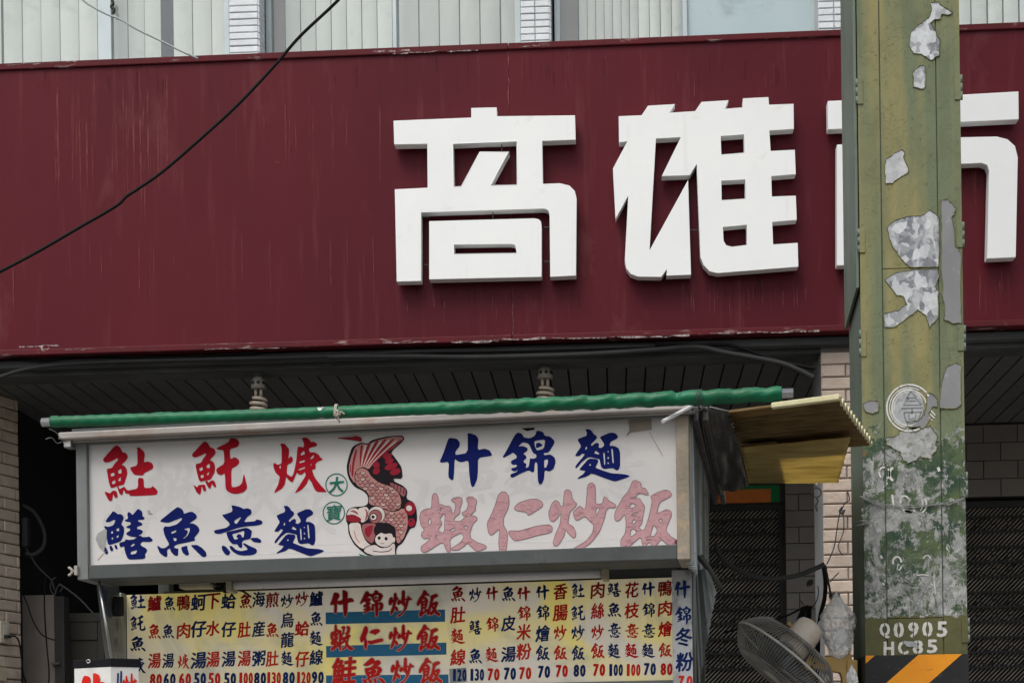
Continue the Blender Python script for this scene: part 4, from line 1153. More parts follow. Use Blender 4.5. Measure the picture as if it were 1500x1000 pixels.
MB().box(FF, X(1046, 724, 1.4), X(1142, 724, 1.4), 1.402, 1.428, zs1 - .02, zs1).box(FF, X(1129, 724, 1.4) + .001, X(1142, 724, 1.4), 1.402, 1.428, zs0, zs1 - .02).build('green_border', flat('dark_green_paint', (.01, .13, .04)), os_)

# ---- tube lamp and ballast under the sign box
DM = .36
tl = thing('tube_lamp', S.P(610, 850, .2), 'long unlit fluorescent tube in a metal batten under the sign box', 'tube lamp')
ta, tb = su(338, 846, .2), su(886, 838, .2)
za, zb = S.uz(610, 838, .2)[1], S.uz(610, 857, .2)[1]
MB().box(S, ta - .01, tb + .01, .19, .25, za, sz0 + .005).build('batten', M_galv, tl, bevel=.003)
MB().tube([S.W(ta + .012, .2, (za + zb) / 2), S.W(tb - .012, .2, (za + zb) / 2)], .0155, 14).build('tube', M_tube, tl)
for u in (ta, tb):
    MB().box(S, u - .009, u + .009, .175, .245, zb - .004, za + .004).build('lamp_holder', M_cream, tl, bevel=.003)
bl = thing('lamp_ballast', S.P(290, 855, .22), 'cream ballast box with dangling wires left of the fluorescent tube', 'ballast')
MB().box(S, su(266, 855, .22), su(312, 855, .22), .19, .25, S.uz(290, 862, .22)[1], S.uz(290, 848, .22)[1]).build('ballast_case', M_cream, bl, bevel=.005)
mb = MB()
mb.tube(spline([S.P(310, 853, .2), S.P(322, 858, .22), S.P(330, 850, .24), S.P(337, 862, .26), S.P(330, 866, .3), S.P(350, 864, .33), S.P(360, 868, .34), S.P(368, 874, .35)], 5), .0035, 6)
mb.tube(spline([S.P(310, 856, .22), S.P(318, 864, .24), S.P(330, 860, .26), S.P(335, 850, .24)], 5), .003, 6)
mb.box(S, su(328, 850, .24), su(337, 850, .24), .23, .25, S.uz(332, 868, .24)[1], sz0)
mb.build('wiring', M_iron, bl)

# ---- menu board
mz0, mz1 = zavg(S, [(988, 995)], DM), zavg(S, [(200, 868), (980, 848)], DM)
mu0, mu1 = su(186, 930, DM), su(989, 930, DM)
print('menu', [S.uz(*p, DM)[1] for p in [(200, 870), (980, 851), (988, 995)]])
mn = thing('menu_board', S.W((mu0 + mu1) / 2, DM, mz0), 'yellowed menu board crowded with red and blue dishes and prices', 'menu board')
MB().box(S, mu0, mu1, DM, DM + .012, mz0, mz1).build('menu_sheet', M_menu, mn)
MB().box(S, mu0, mu1, DM - .008, DM + .012, mz0 - .03, mz0 - .001).build('bottom_rail', M_galv, mn, bevel=.003)
MB().box(S, mu0 - .034, mu0 - .001, DM - .04, DM + .0, 1.3, mz1 + .004).build('side_frame', mat('pale_green_frame', (.36, .39, .35), (.30, .33, .30), .5, ns=8, dirt=(.15, .16, .14)), mn, bevel=.003)
ML, MC, MR = (180, 850, 5.0), (470, 850, 5.0), (740, 840, 5.0)
R_, Bl = 'r', 'b'
COLS = [
 (ML, 110, Bl, [('tu_fish',155),('tuo',310),('魚',460),('焿',620)], 23, 23, None),
 (ML, 232, R_, [('鱸',165),('魚',370),('湯',585)], 19, 22, ('80', 725)),
 (ML, 332, Bl, [('魚',165),('魚',370),('湯',585)], 17, 21, ('60', 722)),
 (ML, 445, R_, [('鴨',160),('肉',365),('焿',590)], 18, 22, ('60', 720)),
 (ML, 555, Bl, [('蚵',160),('仔',352),('湯',582)], 22, 24, ('50', 718)),
 (ML, 660, R_, [('下',150),('水',348),('湯',575)], 19, 22, ('50', 718)),
 (ML, 775, Bl, [('蛤',150),('仔',355),('湯',572)], 20, 22, ('50', 718)),
 (ML, 890, R_, [('魚',150),('肚',358),('湯',568)], 18, 22, ('100', 715)),
 (ML, 995, Bl, [('海',135),('産',352),('粥',567)], 18, 22, ('80', 715)),
 (ML, 1095, R_, [('煎',140),('魚',360),('肚',570)], 18, 22, ('130', 712)),
 (ML, 1205, Bl, [('炒',148),('烏',288),('龍',432),('麵',568)], 19, 22, ('80', 712)),
 (ML, 1313, R_, [('炒',132),('蛤',350),('仔',572)], 20, 22, ('120', 710)),
 (ML, 1417, Bl, [('鱸',132),('魚',278),('麵',420),('線',560)], 19, 22, ('90', 708)),
 (MC, 1005, R_, [('魚',95),('肚',250),('麵',405),('線',560)], 21, 23, ('120', 690)),
 (MC, 1133, Bl, [('炒',102),('鱔',340),('魚',550)], 19, 22, ('130', 688)),
 (MC, 1255, R_, [('什',95),('錦',320),('麵',540)], 19, 23, ('70', 686)),
 (MC, 1375, Bl, [('魚',95),('皮',312),('湯',538)], 20, 22, ('70', 680)),
 (MR, 137, R_, [('什',145),('錦',290),('米',425),('粉',568)], 20, 23, ('70', 727)),
 (MR, 275, Bl, [('什',135),('錦',285),('燴',435),('飯',578)], 20, 23, ('70', 717)),
 (MR, 405, R_, [('香',130),('腸',285),('炒',430),('飯',577)], 20, 23, ('70', 711)),
 (MR, 535, Bl, [('tu_fish',125),('tuo',285),('炒',430),('飯',578)], 20, 23, ('80', 708)),
 (MR, 678, R_, [('肉',120),('絲',270),('炒',425),('飯',563)], 19, 23, ('70', 703)),
 (MR, 800, Bl, [('鱔',115),('魚',262),('意',412),('麵',562)], 20, 22, ('100', 703)),
 (MR, 928, R_, [('花',118),('枝',268),('意',415),('麵',560)], 20, 22, ('100', 703)),
 (MR, 1050, Bl, [('什',112),('錦',265),('意',415),('麵',560)], 20, 22, ('70', 697)),
 (MR, 1172, R_, [('鴨',105),('肉',252),('燴',402),('飯',557)], 19, 22, ('80', 697)),
]
for crop, x, colr, chs, w, h, price in COLS:
    xp = crop[0] + x / 5
    for i, (ch, y) in enumerate(chs):
        yp = crop[1] + y / 5
        m = M_mblue if colr == Bl else (M_mshadered if yp < 885 else M_mred)
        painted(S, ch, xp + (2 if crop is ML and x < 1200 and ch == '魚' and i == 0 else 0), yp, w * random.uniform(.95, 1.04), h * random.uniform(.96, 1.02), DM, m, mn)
    if price:
        tx, y = price
        n = len(tx)
        tot = 19 if n == 2 else 22
        dw = tot / n
        for i, ch in enumerate(tx):
            m = M_mblue if colr == Bl else M_mred
            if tx == '120' and crop is MC: m = M_mblue
            painted(S, ch, xp + 2 + (i - (n - 1) / 2) * dw, crop[1] + y / 5, dw * (.36 if ch == '1' else .66), 16.5, DM, m, mn, bold=dw * .115, name='painted_digit')
mb = MB(); mb.poly(S, [[S.uz(x, y, DM) for x, y in [(658, 979), (683, 977), (684, 998), (659, 1000)]]], DM - .0003)
mb.build('price_patch', M_mpatch, mn)
for row in ([(35,232),(910,210),(910,300),(35,318)], [(38,478),(920,452),(920,540),(40,562)], [(38,692),(935,685),(937,800),(38,810)]):
    mb = MB(); mb.poly(S, [[S.uz(p[0], p[1], DM) for p in to_px(row, MC)]], DM - .0003)
    mb.build('blue_band', M_bar, mn)
for y, chs in ((168, '什錦炒飯'), (418, '蝦仁炒飯'), (660, '鮭魚炒飯')):
    for i, ch in enumerate(chs):
        x = (155, 372, 582, 788)[i] + (15 if y > 600 else 0)
        painted(S, ch, 470 + x / 5, 850 + y / 5, 34, 39 if ch != '仁' else 34, DM - .0004, M_mshadered if y < 200 else M_mred, mn, halo=(1.1, M_mhalo))

# white strip with blue dish name to the right of the menu
vs_ = thing('vertical_sign', S.P(1001, 920, .3), 'narrow white enamel strip with blue characters down the right edge of the menu', 'sign')
vu0, vu1 = su(985, 920, .28), su(1014, 920, .28)
MB().box(S, vu0, vu1, .28, .286, 1.45, S.uz(1000, 834, .28)[1]).build('enamel_strip', mat('chipped_white_enamel', (.60, .60, .60), (.52, .52, .52), .4, ns=9, dirt=(.30, .30, .29), da=(.52, .6), ds=14, dst=(1, 1, .6)), vs_, bevel=.002)
for ch, y in (('什', 112), ('錦', 303), ('冬', 462), ('粉', 642)):
    painted(S, ch, 740 + (1298 + (y - 112) * .03) / 5, 840 + y / 5, 24, 27, .28, M_mblue, vs_)
for i, ch in enumerate('70'):
    painted(S, ch, 740 + (1290 + 60 * i) / 5, 840 + 785 / 5, 7, 15, .28, M_mred, vs_, bold=1.0, name='painted_digit')
# hinged clear flap beyond it
fl = thing('folded_flap', S.P(1035, 900, .5), 'streaky grey plastic flap folded out beside the narrow white strip', 'flap')
q = [S.P(1016, 835, .32), S.P(1038, 832, .6), S.P(1050, 868, .62), S.P(1024, 1010, .34)]
mb = MB()
for i in range(25):
    t = i / 24
    off_ = Vector((-.3, .9, 0)) * (.022 * (i % 2) * random.uniform(.4, 1))
    mb.v += [q[0].lerp(q[1], t) + off_, q[3].lerp(q[2], t) + off_]
mb.f = [(2 * i, 2 * i + 1, 2 * i + 3, 2 * i + 2) for i in range(24)]; mb.sm = [False] * 24
mb.build('clear_flap', M_streak, fl)
MB().tube([S.P(1016, 818, .25), S.P(1018, 1012, .32)], .006, 6).build('frame_bar', M_galv, fl)
MB().tube([S.P(1028, 815, .3), S.P(1056, 860, .64)], .008, 8).build('frame_bar', M_galvd, fl)
MB().tube([S.P(1022, 815, .3), S.P(1036, 832, .5)], .006, 6).build('frame_bar', M_iron, fl)

# left side: clear sheet with blue lettering, prop rod, black handle
ls = thing('side_curtain', S.P(165, 920, .3), 'clear plastic side sheet with smeared blue lettering left of the menu', 'curtain')
qq = [S.P(140, 846, .12), S.P(172, 846, .3), S.P(184, 1010, .34), S.P(160, 1010, .14)]
MB().slab(qq, .004, (.6, .7, 0)).build('clear_sheet', mat('hazy_sheet', (.17, .19, .20), (.11, .125, .135), .3, ns=8, st=(1, 1, .3), dirt=(.02, .035, .10), da=(.56, .62), ds=12, dst=(1, 1, .45)), ls)
MB().box(S, su(160, 890, .2), su(176, 890, .2), .22, .24, S.uz(165, 901, .2)[1], S.uz(165, 872, .2)[1]).build('handle', M_iron, ls, bevel=.006)
pr = thing('prop_rod', S.P(155, 900, .05), 'thin bright metal rod slanting from the sign box down to the small lantern sign', 'rod')
MB().tube([S.P(144, 845, .05), S.P(164, 968, .05)], .0048, 8).build('rod', M_steel, pr)

# small lantern sign at the lower left
la = thing('lantern_sign', S.P(160, 990, -.1), 'small boxed white sign with black rim and red characters at the lower left', 'sign')
n0 = S.P(162, 975, -.12)
fl_l, fl_r = Frame((n0.x, n0.y), math.radians(-12)), Frame((n0.x, n0.y), math.radians(5.5))
LA = Frame((n0.x, n0.y), math.radians(22)); LB = Frame((n0.x, n0.y), math.radians(-32))
ua = LA.uz(109, 985)[0]; ub = LB.uz(203, 985)[0]
zl = LA.uz(162, 974)[1]
c0, cL, cR = LA.W(0, 0, 0), LA.W(ua, 0, 0), LB.W(ub, 0, 0)
cBk = cL + (cR - c0)
def prism(z0, z1, gr=0.0):
    cen = (c0 + cBk) / 2
    g = lambda p: cen + (p - cen) * (1 + gr)
    a = [g(p) + UP * z0 for p in (c0, cR, cBk, cL)]
    b = [g(p) + UP * z1 for p in (c0, cR, cBk, cL)]
    return MB().hexa(a, b)
prism(zl - .42, zl - .004).build('lantern_body', M_white, la)
prism(zl - .004, zl + .022, .04).build('top_rim', M_black, la, bevel=.002)
painted(LA, '什', 136, 1008, 38, 44, -.002, M_mred, la, bold=1.2)
painted(LB, '炒', 190, 1003, 22, 36, -.002, M_mred, la)
mb = MB(); stroke(mb, LB, [(172, 1012), (173, 985)], 2.6, -.002); stroke(mb, LB, [(177, 1012), (177.5, 982)], 2.6, -.002)
mb.build('painted_character', M_mblue, la)
mb = MB(); mb.tube([LA.P(130, 968, -.01) + Vector((.006 * math.cos(a), -.004, .005 * math.sin(a))) for a in [2 * math.pi * k / 10 for k in range(11)]], .0015, 5); mb.build('ring', M_steel, la)
# ------------------------------------------------------------------ steel utility pole
P_ = PF
def pz(y): return P_.uz(1336, y)[1]
def pu(x, y=500): return P_.uz(x, y)[0]
M_pole = bpy.data.materials.new('peeling_olive_paint')
M_pole.use_nodes = True
nt = M_pole.node_tree
b = nt.nodes['Principled BSDF']
geo = _nd(nt, 'ShaderNodeNewGeometry'); sx = _nd(nt, 'ShaderNodeSeparateXYZ')
nt.links.new(geo.outputs['Position'], sx.inputs[0])
Zc = sx.outputs['Z']
olive = mixc(nt, ramp(nt, noisef(nt, 11, (1, 1, .06), 3, .5, 0, (.37, 0, 0)), .42, .60), (.135, .160, .090), (.240, .215, .092))
olive = mixc(nt, mulf(nt, ramp(nt, noisef(nt, 9, (1, 1, .5), 5, .6, 0, (4, 4, 4)), .5, .75), .6), olive, (.105, .120, .060))
olive = mixc(nt, mulf(nt, ramp(nt, noisef(nt, 70, (1, 1, 1), 2), .64, .72), .5), olive, (.055, .055, .030))
zinc = mixc(nt, ramp(nt, noisef(nt, 22, (1, 1, 1), 6, .7, .8), .38, .62), (.15, .155, .15), (.31, .315, .30))
zinc = mixc(nt, mulf(nt, ramp(nt, noisef(nt, 60, (1, 1, 1), 4, .7, 1.0, (9, 2, 2)), .58, .66), .8), zinc, (.52, .52, .50))
dgreen = mixc(nt, ramp(nt, noisef(nt, 12, (1, 1, 1), 5, .7, 0, (1, 9, 1)), .40, .60), (.022, .048, .030), (.075, .105, .045))
dgreen = mixc(nt, ramp(nt, noisef(nt, 8, (1, 1, 1), 3, .6, 0, (6, 9, 2)), .64, .68), dgreen, (.20, .085, .045))
nz = noisef(nt, 10, (1, 1, .8), 10, .80, .5, (2, 2, 8))
gr = mixc(nt, ramp(nt, nz, .495, .52), dgreen, zinc)
gr = mixc(nt, mulf(nt, ramp(nt, noisef(nt, 34, (1, 1, .6), 7, .8, .6, (4, 2, 1)), .60, .64), .9), gr, (.55, .56, .54))
gr = mixc(nt, mulf(nt, ramp(nt, noisef(nt, 19, (1, 1, .5), 8, .8, .3, (14, 2, 1)), .58, .62), .8), gr, (.045, .06, .045))
# heaviest wear in the lowest third of the grunge zone
zw = _nd(nt, 'ShaderNodeMapRange')
zw.inputs['From Min'].default_value = pz(800); zw.inputs['From Max'].default_value = pz(905)
nt.links.new(Zc, zw.inputs['Value'])
wear = mulf(nt, ramp(nt, noisef(nt, 23, (1, 1, 1), 9, .82, 1.6, (5, 0, 3)), .51, .55), zw.outputs[0])
gr = mixc(nt, wear, gr, mixc(nt, ramp(nt, noisef(nt, 45, (1, 1, 1), 4), .4, .6), (.22, .22, .215), (.50, .50, .49)))
# zone limits, frayed by noise
fray = mulf(nt, mulf(nt, noisef(nt, 14, (1, 1, 1), 7, .7, .5), .5, 'SUBTRACT'), .45)
zf = mulf(nt, Zc, fray, 'ADD')
up_m = _nd(nt, 'ShaderNodeMath', operation='GREATER_THAN'); nt.links.new(zf, up_m.inputs[0]); up_m.inputs[1].default_value = pz(640)
fray2 = mulf(nt, mulf(nt, noisef(nt, 30, (1, 1, 1), 6, .7), .5, 'SUBTRACT'), .05)
zf2 = mulf(nt, Zc, fray2, 'ADD')
dn_m = _nd(nt, 'ShaderNodeMath', operation='LESS_THAN'); nt.links.new(zf2, dn_m.inputs[0]); dn_m.inputs[1].default_value = pz(903)
col = mixc(nt, up_m.outputs[0], gr, olive)
olive2 = mixc(nt, ramp(nt, noisef(nt, 12, (1, 1, .5), 5, .6, 0, (1, 1, 3)), .4, .65), (.105, .102, .040), (.080, .082, .036))
col = mixc(nt, dn_m.outputs[0], col, olive2)
col = mixc(nt, mulf(nt, ramp(nt, noisef(nt, 30, (1, 1, .3), 5, .7, 0, (8, 8, 8)), .66, .74), .7), col, (.05, .045, .03))
nt.links.new(col, b.inputs['Base Color'])
b.inputs['Roughness'].default_value = .55
b.inputs['Specular IOR Level'].default_value = .22
bp = _nd(nt, 'ShaderNodeBump'); bp.inputs['Distance'].default_value = .0005; bp.inputs['Strength'].default_value = 1
hgt = mulf(nt, noisef(nt, 26, (1, 1, 1), 8, .7, .5, (2, 2, 8)), ramp(nt, nz, .47, .53), 'ADD')
nt.links.new(hgt, bp.inputs['Height']); nt.links.new(bp.outputs[0], b.inputs['Normal'])
M_teal = mat('weathered_teal_paint', (.115, .150, .125), (.150, .180, .135), .55, ns=7, st=(1, 1, .15), dirt=(.045, .05, .045), da=(.58, .70), ds=16, dst=(1, 1, .4), streak=(.13, .14, .09), bump=.0006, bs=60)
M_zinc = bpy.data.materials.new('zinc_spangle')
M_zinc.use_nodes = True
nt = M_zinc.node_tree
b = nt.nodes['Principled BSDF']
g = _nd(nt, 'ShaderNodeNewGeometry')
nv = _nd(nt, 'ShaderNodeTexNoise'); nv.inputs['Scale'].default_value = 24; nv.inputs['Detail'].default_value = 6; nt.links.new(g.outputs['Position'], nv.inputs['Vector'])
va = _nd(nt, 'ShaderNodeVectorMath', operation='MULTIPLY_ADD'); va.inputs[1].default_value = (.035, .035, .035)
nt.links.new(nv.outputs['Color'], va.inputs[0]); nt.links.new(g.outputs['Position'], va.inputs[2])
vo = _nd(nt, 'ShaderNodeTexVoronoi'); vo.inputs['Scale'].default_value = 30; vo.distance = 'MANHATTAN'; nt.links.new(va.outputs[0], vo.inputs['Vector'])
sp = _nd(nt, 'ShaderNodeSeparateColor'); nt.links.new(vo.outputs['Color'], sp.inputs[0])
zn = noisef(nt, 13, (1.3, 1, .8), 6, .62, 2.2, (.4, 0, .2))
cz1 = mixc(nt, ramp(nt, sp.outputs[0], .30, .33), (.15, .155, .175), (.28, .29, .30))
cz1 = mixc(nt, ramp(nt, sp.outputs[0], .62, .65), cz1, (.50, .52, .53))
cz1 = mixc(nt, mulf(nt, ramp(nt, zn, .50, .60), .6), cz1, (.60, .61, .61))
cz1 = mixc(nt, mulf(nt, ramp(nt, sp.outputs[1], .1, .9), .25), cz1, (.20, .205, .215))
cz1 = mixc(nt, mulf(nt, ramp(nt, noisef(nt, 26, (1, 1, .6), 7, .75, .8), .50, .60), .35), cz1, (.28, .28, .29))
nt.links.new(cz1, b.inputs['Base Color'])
b.inputs['Metallic'].default_value = .25; b.inputs['Roughness'].default_value = .42
M_zdull = mat('dull_zinc', (.235, .235, .24), (.19, .19, .195), .5, ns=9, st=(1, 1, .4), metal=.2, dirt=(.30, .30, .30), da=(.6, .7), ds=25)
M_whiteworn = mat('worn_white_stencil', (.60, .59, .55), (.50, .49, .46), .6, ns=40, dirt=(.20, .20, .14), da=(.58, .66), ds=55)
M_pwhite = mat('chipped_white_paint', (.42, .44, .44), (.30, .31, .32), .6, ns=18, dirt=(.22, .23, .23), da=(.52, .60), ds=40)
M_orange = mat('orange_reflective_paint', (.74, .285, .012), (.66, .235, .012), .45, ns=9, dirt=(.22, .10, .03), da=(.63, .72), ds=18)
M_blackp = mat('black_stripe_paint', (.012, .012, .013), (.018, .018, .019), .6, ns=9, dirt=(.10, .10, .10), da=(.66, .74), ds=22)

u0, u1 = pu(1261.5), pu(1411.5)
PD = .325
pole = thing('utility_pole', P_.W((u0 + u1) / 2, .15, 0), 'square steel utility pole in peeling olive paint with a black and orange hazard band', 'utility pole')
MB().box(P_, u0 + .004, u1 - .004, .008, PD, 0, 8.6).build('core', M_teal, pole, bevel=.004)
s1a, s1b, s2a, s2b = pu(1293.0), pu(1294.6), pu(1375.3), pu(1376.9)
MB().box(P_, u0, s1a, 0, .0075, 0, 8.6).build('cover_plate', M_pole, pole, bevel=.0012)
MB().box(P_, s2b, u1, 0, .0075, 0, 8.6).build('cover_plate', M_pole, pole, bevel=.0012)
mb = MB()
for a, bb in ((0, pz(960)), (pz(959.5), pz(905)), (pz(904.5), pz(393)), (pz(392.4), 8.6)):
    mb.box(P_, s1b, s2a, -.0015, .0075, a, bb - .0008)
mb.build('cover_plate', M_pole, pole, bevel=.0012)
# plate on the left flank, cut off at a slant
zc1, zc2 = P_.uz(1260, 420)[1], P_.uz(1238, 447)[1]
a = [P_.W(u0 - .002, .012, z) for z in (zc1, 8.6)] + [P_.W(u0 - .002, PD - .005, z) for z in (8.6, zc2)]
MB().slab(a, .010, (-1, 0, 0)).build('flank_plate', M_teal, pole, bevel=.002)
# hinges
def hinge(side, ya, yb):
    z0, z1 = pz(yb), pz(ya)
    mb = MB()
    if side < 0:
        mb.box(P_, u0 - .001, u0 + .017, -.004, .001, z0, z1)
        uu = u0 - .003
    else:
        mb.box(P_, u1 - .020, u1 + .001, -.004, .001, z0, z1)
        uu = u1 + .004
    h = mb.build('hinge', M_pole, pole, bevel=.001)
    mb = MB()
    n = 3
    for k in range(n):
        a, c = z0 + (z1 - z0) * k / n, z0 + (z1 - z0) * (k + .93) / n
        mb.tube([P_.W(uu, .0, a), P_.W(uu, .0, c)], .0045, 8)
    mb.build('knuckle', M_teal, h)
for side, ya, yb in ((-1, 112, 150), (-1, 332, 368), (-1, 480, 520), (-1, 742, 768), (1, 112, 149), (1, 327, 365), (1, 478, 516), (1, 692, 730), (1, 905, 942)):
    hinge(side, ya, yb)
# torn paint: bare metal with a raised ragged rim
def ragged(l, amp, n=6):
    out = []
    for i in range(len(l)):
        a, c = l[i], l[(i + 1) % len(l)]
        for k in range(n):
            t = k / n
            x, y = a[0] + (c[0] - a[0]) * t, a[1] + (c[1] - a[1]) * t
            v = noise.noise_vector(Vector((x * .35, y * .35, 3.3))) + noise.noise_vector(Vector((x * 1.1, y * 1.1, 7.3))) * .7
            out.append((x + v[0] * amp, y + v[1] * amp))
    return out
cP1, cP2, cP3, cP4 = (1240, 0, 3.574), (1230, 280, 3.57), (1240, 550, 4.0), (1240, 790, 4.763)
M_flake = mat('paint_edge', (.10, .11, .055), (.20, .19, .09), .7, ns=30)
def peel(pts, crop, m, amp=1.0):
    l = ragged(to_px(pts, crop), amp)
    mb = MB(); mb.poly(P_, [[P_.uz(p[0], p[1], -.0022) for p in l]], -.0022)
    o = mb.build('bare_metal_patch', m, pole)
    mb = MB(); ridge(mb, P_, l, 1.5, -.0024, .0035)
    mb.build('flaked_rim', M_flake, o)
peel([(440,15),(480,8),(495,30),(555,65),(545,78),(500,75),(490,100),(460,105),(440,120),(465,165),(490,215),(485,290),(440,320),(420,300),(390,285),(350,280),(328,240),(335,165),(380,130),(415,105),(435,85),(445,50)], cP1, M_zinc)
peel([(345,380),(385,345),(410,345),(415,390),(412,455),(400,470),(350,455),(348,400)], cP1, M_zinc)
peel([(205,835),(245,805),(290,782),(305,800),(300,830),(325,880),(320,905),(270,935),(240,960),(205,962),(200,900)], cP1, mat('pale_zinc', (.50, .51, .51), (.33, .34, .36), .5, ns=35, dirt=(.36, .17, .05), da=(.64, .74), ds=30))
peel([(248,185),(290,150),(370,130),(420,130),(470,98),(520,135),(518,398),(365,398),(300,330),(258,250)], cP2, M_zinc)
peel([(235,460),(290,425),(370,412),(512,405),(520,440),(500,500),(516,525),(514,660),(470,710),(450,650),(410,620),(350,665),(290,710),(232,712),(228,640),(300,625),(350,590),(330,550),(300,545),(245,480)], cP2, M_zinc)
peel([(530,50),(560,40),(605,85),(600,120),(585,135),(600,200),(605,290),(635,320),(632,500),(638,690),(590,690),(545,670),(550,600),(534,540),(540,500),(532,430),(530,250)], cP2, M_zdull)
peel([(585,-55),(640,-75),(672,-60),(672,170),(640,190),(590,195),(545,190),(548,130),(552,70),(560,30)], cP3, M_zdull)
peel([(95,165),(130,145),(180,145),(190,170),(185,210),(150,222),(110,210)], cP3, M_zdull, .5)
peel([(470,100),(500,105),(532,135),(534,185),(505,180),(480,215),(495,245),(460,300),(400,330),(360,300),(350,270),(420,262),(455,225),(470,160)], cP3, M_zdull, .8)
peel([(300,350),(350,300),(420,300),(500,300),(530,350),(528,420),(500,480),(430,480),(360,520),(310,450),(230,400),(220,360)], cP3, mat('scoured_zinc', (.40, .40, .39), (.22, .23, .22), .55, ns=26, st=(1, 1, 1), dirt=(.13, .15, .10), da=(.56, .64), ds=40), 3.5)
# round emblem, worn away on its right side
emb = MB()
emb.poly(P_, [[P_.uz(p[0], p[1], -.003) for p in ragged(ell(1329, 597, 24, 29, .15, 24), 1.2, 2)]], -.0030)
eo = emb.build('painted_emblem', M_pwhite, pole)
mb = MB()
def arc(cx_, cy_, rx, ry, a0, a1, n=24): return [(cx_ + rx * math.cos(math.radians(a0 + (a1 - a0) * k / n)), cy_ + ry * math.sin(math.radians(a0 + (a1 - a0) * k / n))) for k in range(n + 1)]
for r, w, a0, a1 in ((33, 2.6, 62, 330), (29, 1.4, 100, 300), (25.5, 2.0, 80, 345), (22, 1.0, 170, 330)):
    stroke(mb, P_, arc(1332, 597, r, r * 1.03, a0, a1), w, -.0034)
for l in ([(1363, 600), (1370, 608)], [(1362, 606), (1369, 612)], [(1361, 611), (1366, 616)]):
    stroke(mb, P_, l, 2.0, -.0034)
mb.build('emblem_ring', M_whiteworn, eo)
mb = MB()
for l, w in (([(1334, 573), (1328, 583)], 2), ([(1334, 573), (1342, 582), (1328, 583)], 2), ([(1331, 583), (1323, 593), (1350, 593), (1342, 583)], 2.0), ([(1330, 587), (1342, 587)], 1.4), ([(1320, 598), (1352, 597)], 2.2),
             ([(1336, 598), (1336, 606)], 2), ([(1324, 604), (1327, 616), (1334, 620), (1344, 616), (1350, 603)], 2), ([(1324, 604), (1350, 603)], 1.8), ([(1331, 606), (1332, 615), (1338, 612), (1340, 616), (1342, 606)], 1.6)):
    stroke(mb, P_, l, w, -.0036)
mb.build('emblem_figure', mat('stencil_grey', (.13, .15, .155), (.17, .18, .18), .6), eo)  # grey paint of the emblem's figure
# remains of older stencils
mb = MB()
for l, w in ((arc(1294, 692, 6, 8, 120, 290), 2.4), (arc(1298, 693, 5, 8, -60, 70), 2.4), (arc(1309, 694, 6, 9, 95, 265), 3.6), ([(1374, 684), (1376, 690)], 4), ([(1307, 724), (1309, 744)], 3), (arc(1325, 733, 6, 7, 150, 330), 2.6), (arc(1333, 735, 15, 14, 60, 165), 3.4), (arc(1345, 738, 12, 14, -35, 60), 2.4), (arc(1341, 738, 11, 12, -35, 50), 1.6), ([(1325, 748), (1338, 750)], 3.4),
             (arc(1314, 822, 6, 7, 150, 370), 2.6), (arc(1316, 829, 4, 5, 0, 90), 2.2), (arc(1358, 818, 5, 5, 180, 350), 1.6), ([(1290, 813), (1292, 818)], 3), ([(1294, 853), (1295, 857)], 2.6), ([(1343, 842), (1352, 841), (1360, 842)], 1.6), ([(1368, 842), (1370, 870)], 1.5)):
    stroke(mb, P_, l, w, -.003)
tag(mb.build('stencil_remains', M_whiteworn, pole), kind='stuff')
# pole number
def stencil(ch, x, y, w, h):
    mb = MB()
    for k, (sx_, sy_) in enumerate([(0, 0)] + ringshift(1.1, 8)):
        v, f = font_mesh(ch)
        vs = []
        for p in v:
            q = P_.uz(x + (p[0] - .5) * w + sx_, y + (p[1] - .5) * h + sy_, -.003)
            vs.append(P_.W(q[0], -.0030 - k * STEP, q[1]))
        mb.add(vs, f)
    o = mb.build('stencil_character', M_whiteworn, pole)
    if ch in 'Q09C8':
        mb = MB(); stroke(mb, P_, [(x, y - h * .75), (x, y + h * .72)], 1.5, -.0040)
        mb.build('stencil_bridge', M_pole, o)
for ch, x, y in (('Q', 1296, 923), ('0', 1316.5, 922), ('9', 1338, 922), ('0', 1358.5, 921), ('5', 1380, 921)): stencil(ch, x, y, 13.5, 21.5)
for ch, x, y in (('H', 1302, 949), ('C', 1323, 948), ('8', 1344.5, 947), ('5', 1365.5, 946)): stencil(ch, x, y, 13.5, 18.5)
mb = MB(); mb.poly(P_, [[P_.uz(p[0], p[1], -.0042) for p in ragged([(1324, 938), (1343, 940), (1344, 947), (1327, 946)], .8, 3)]], -.0042); mb.build('white_smear', M_pwhite, pole)
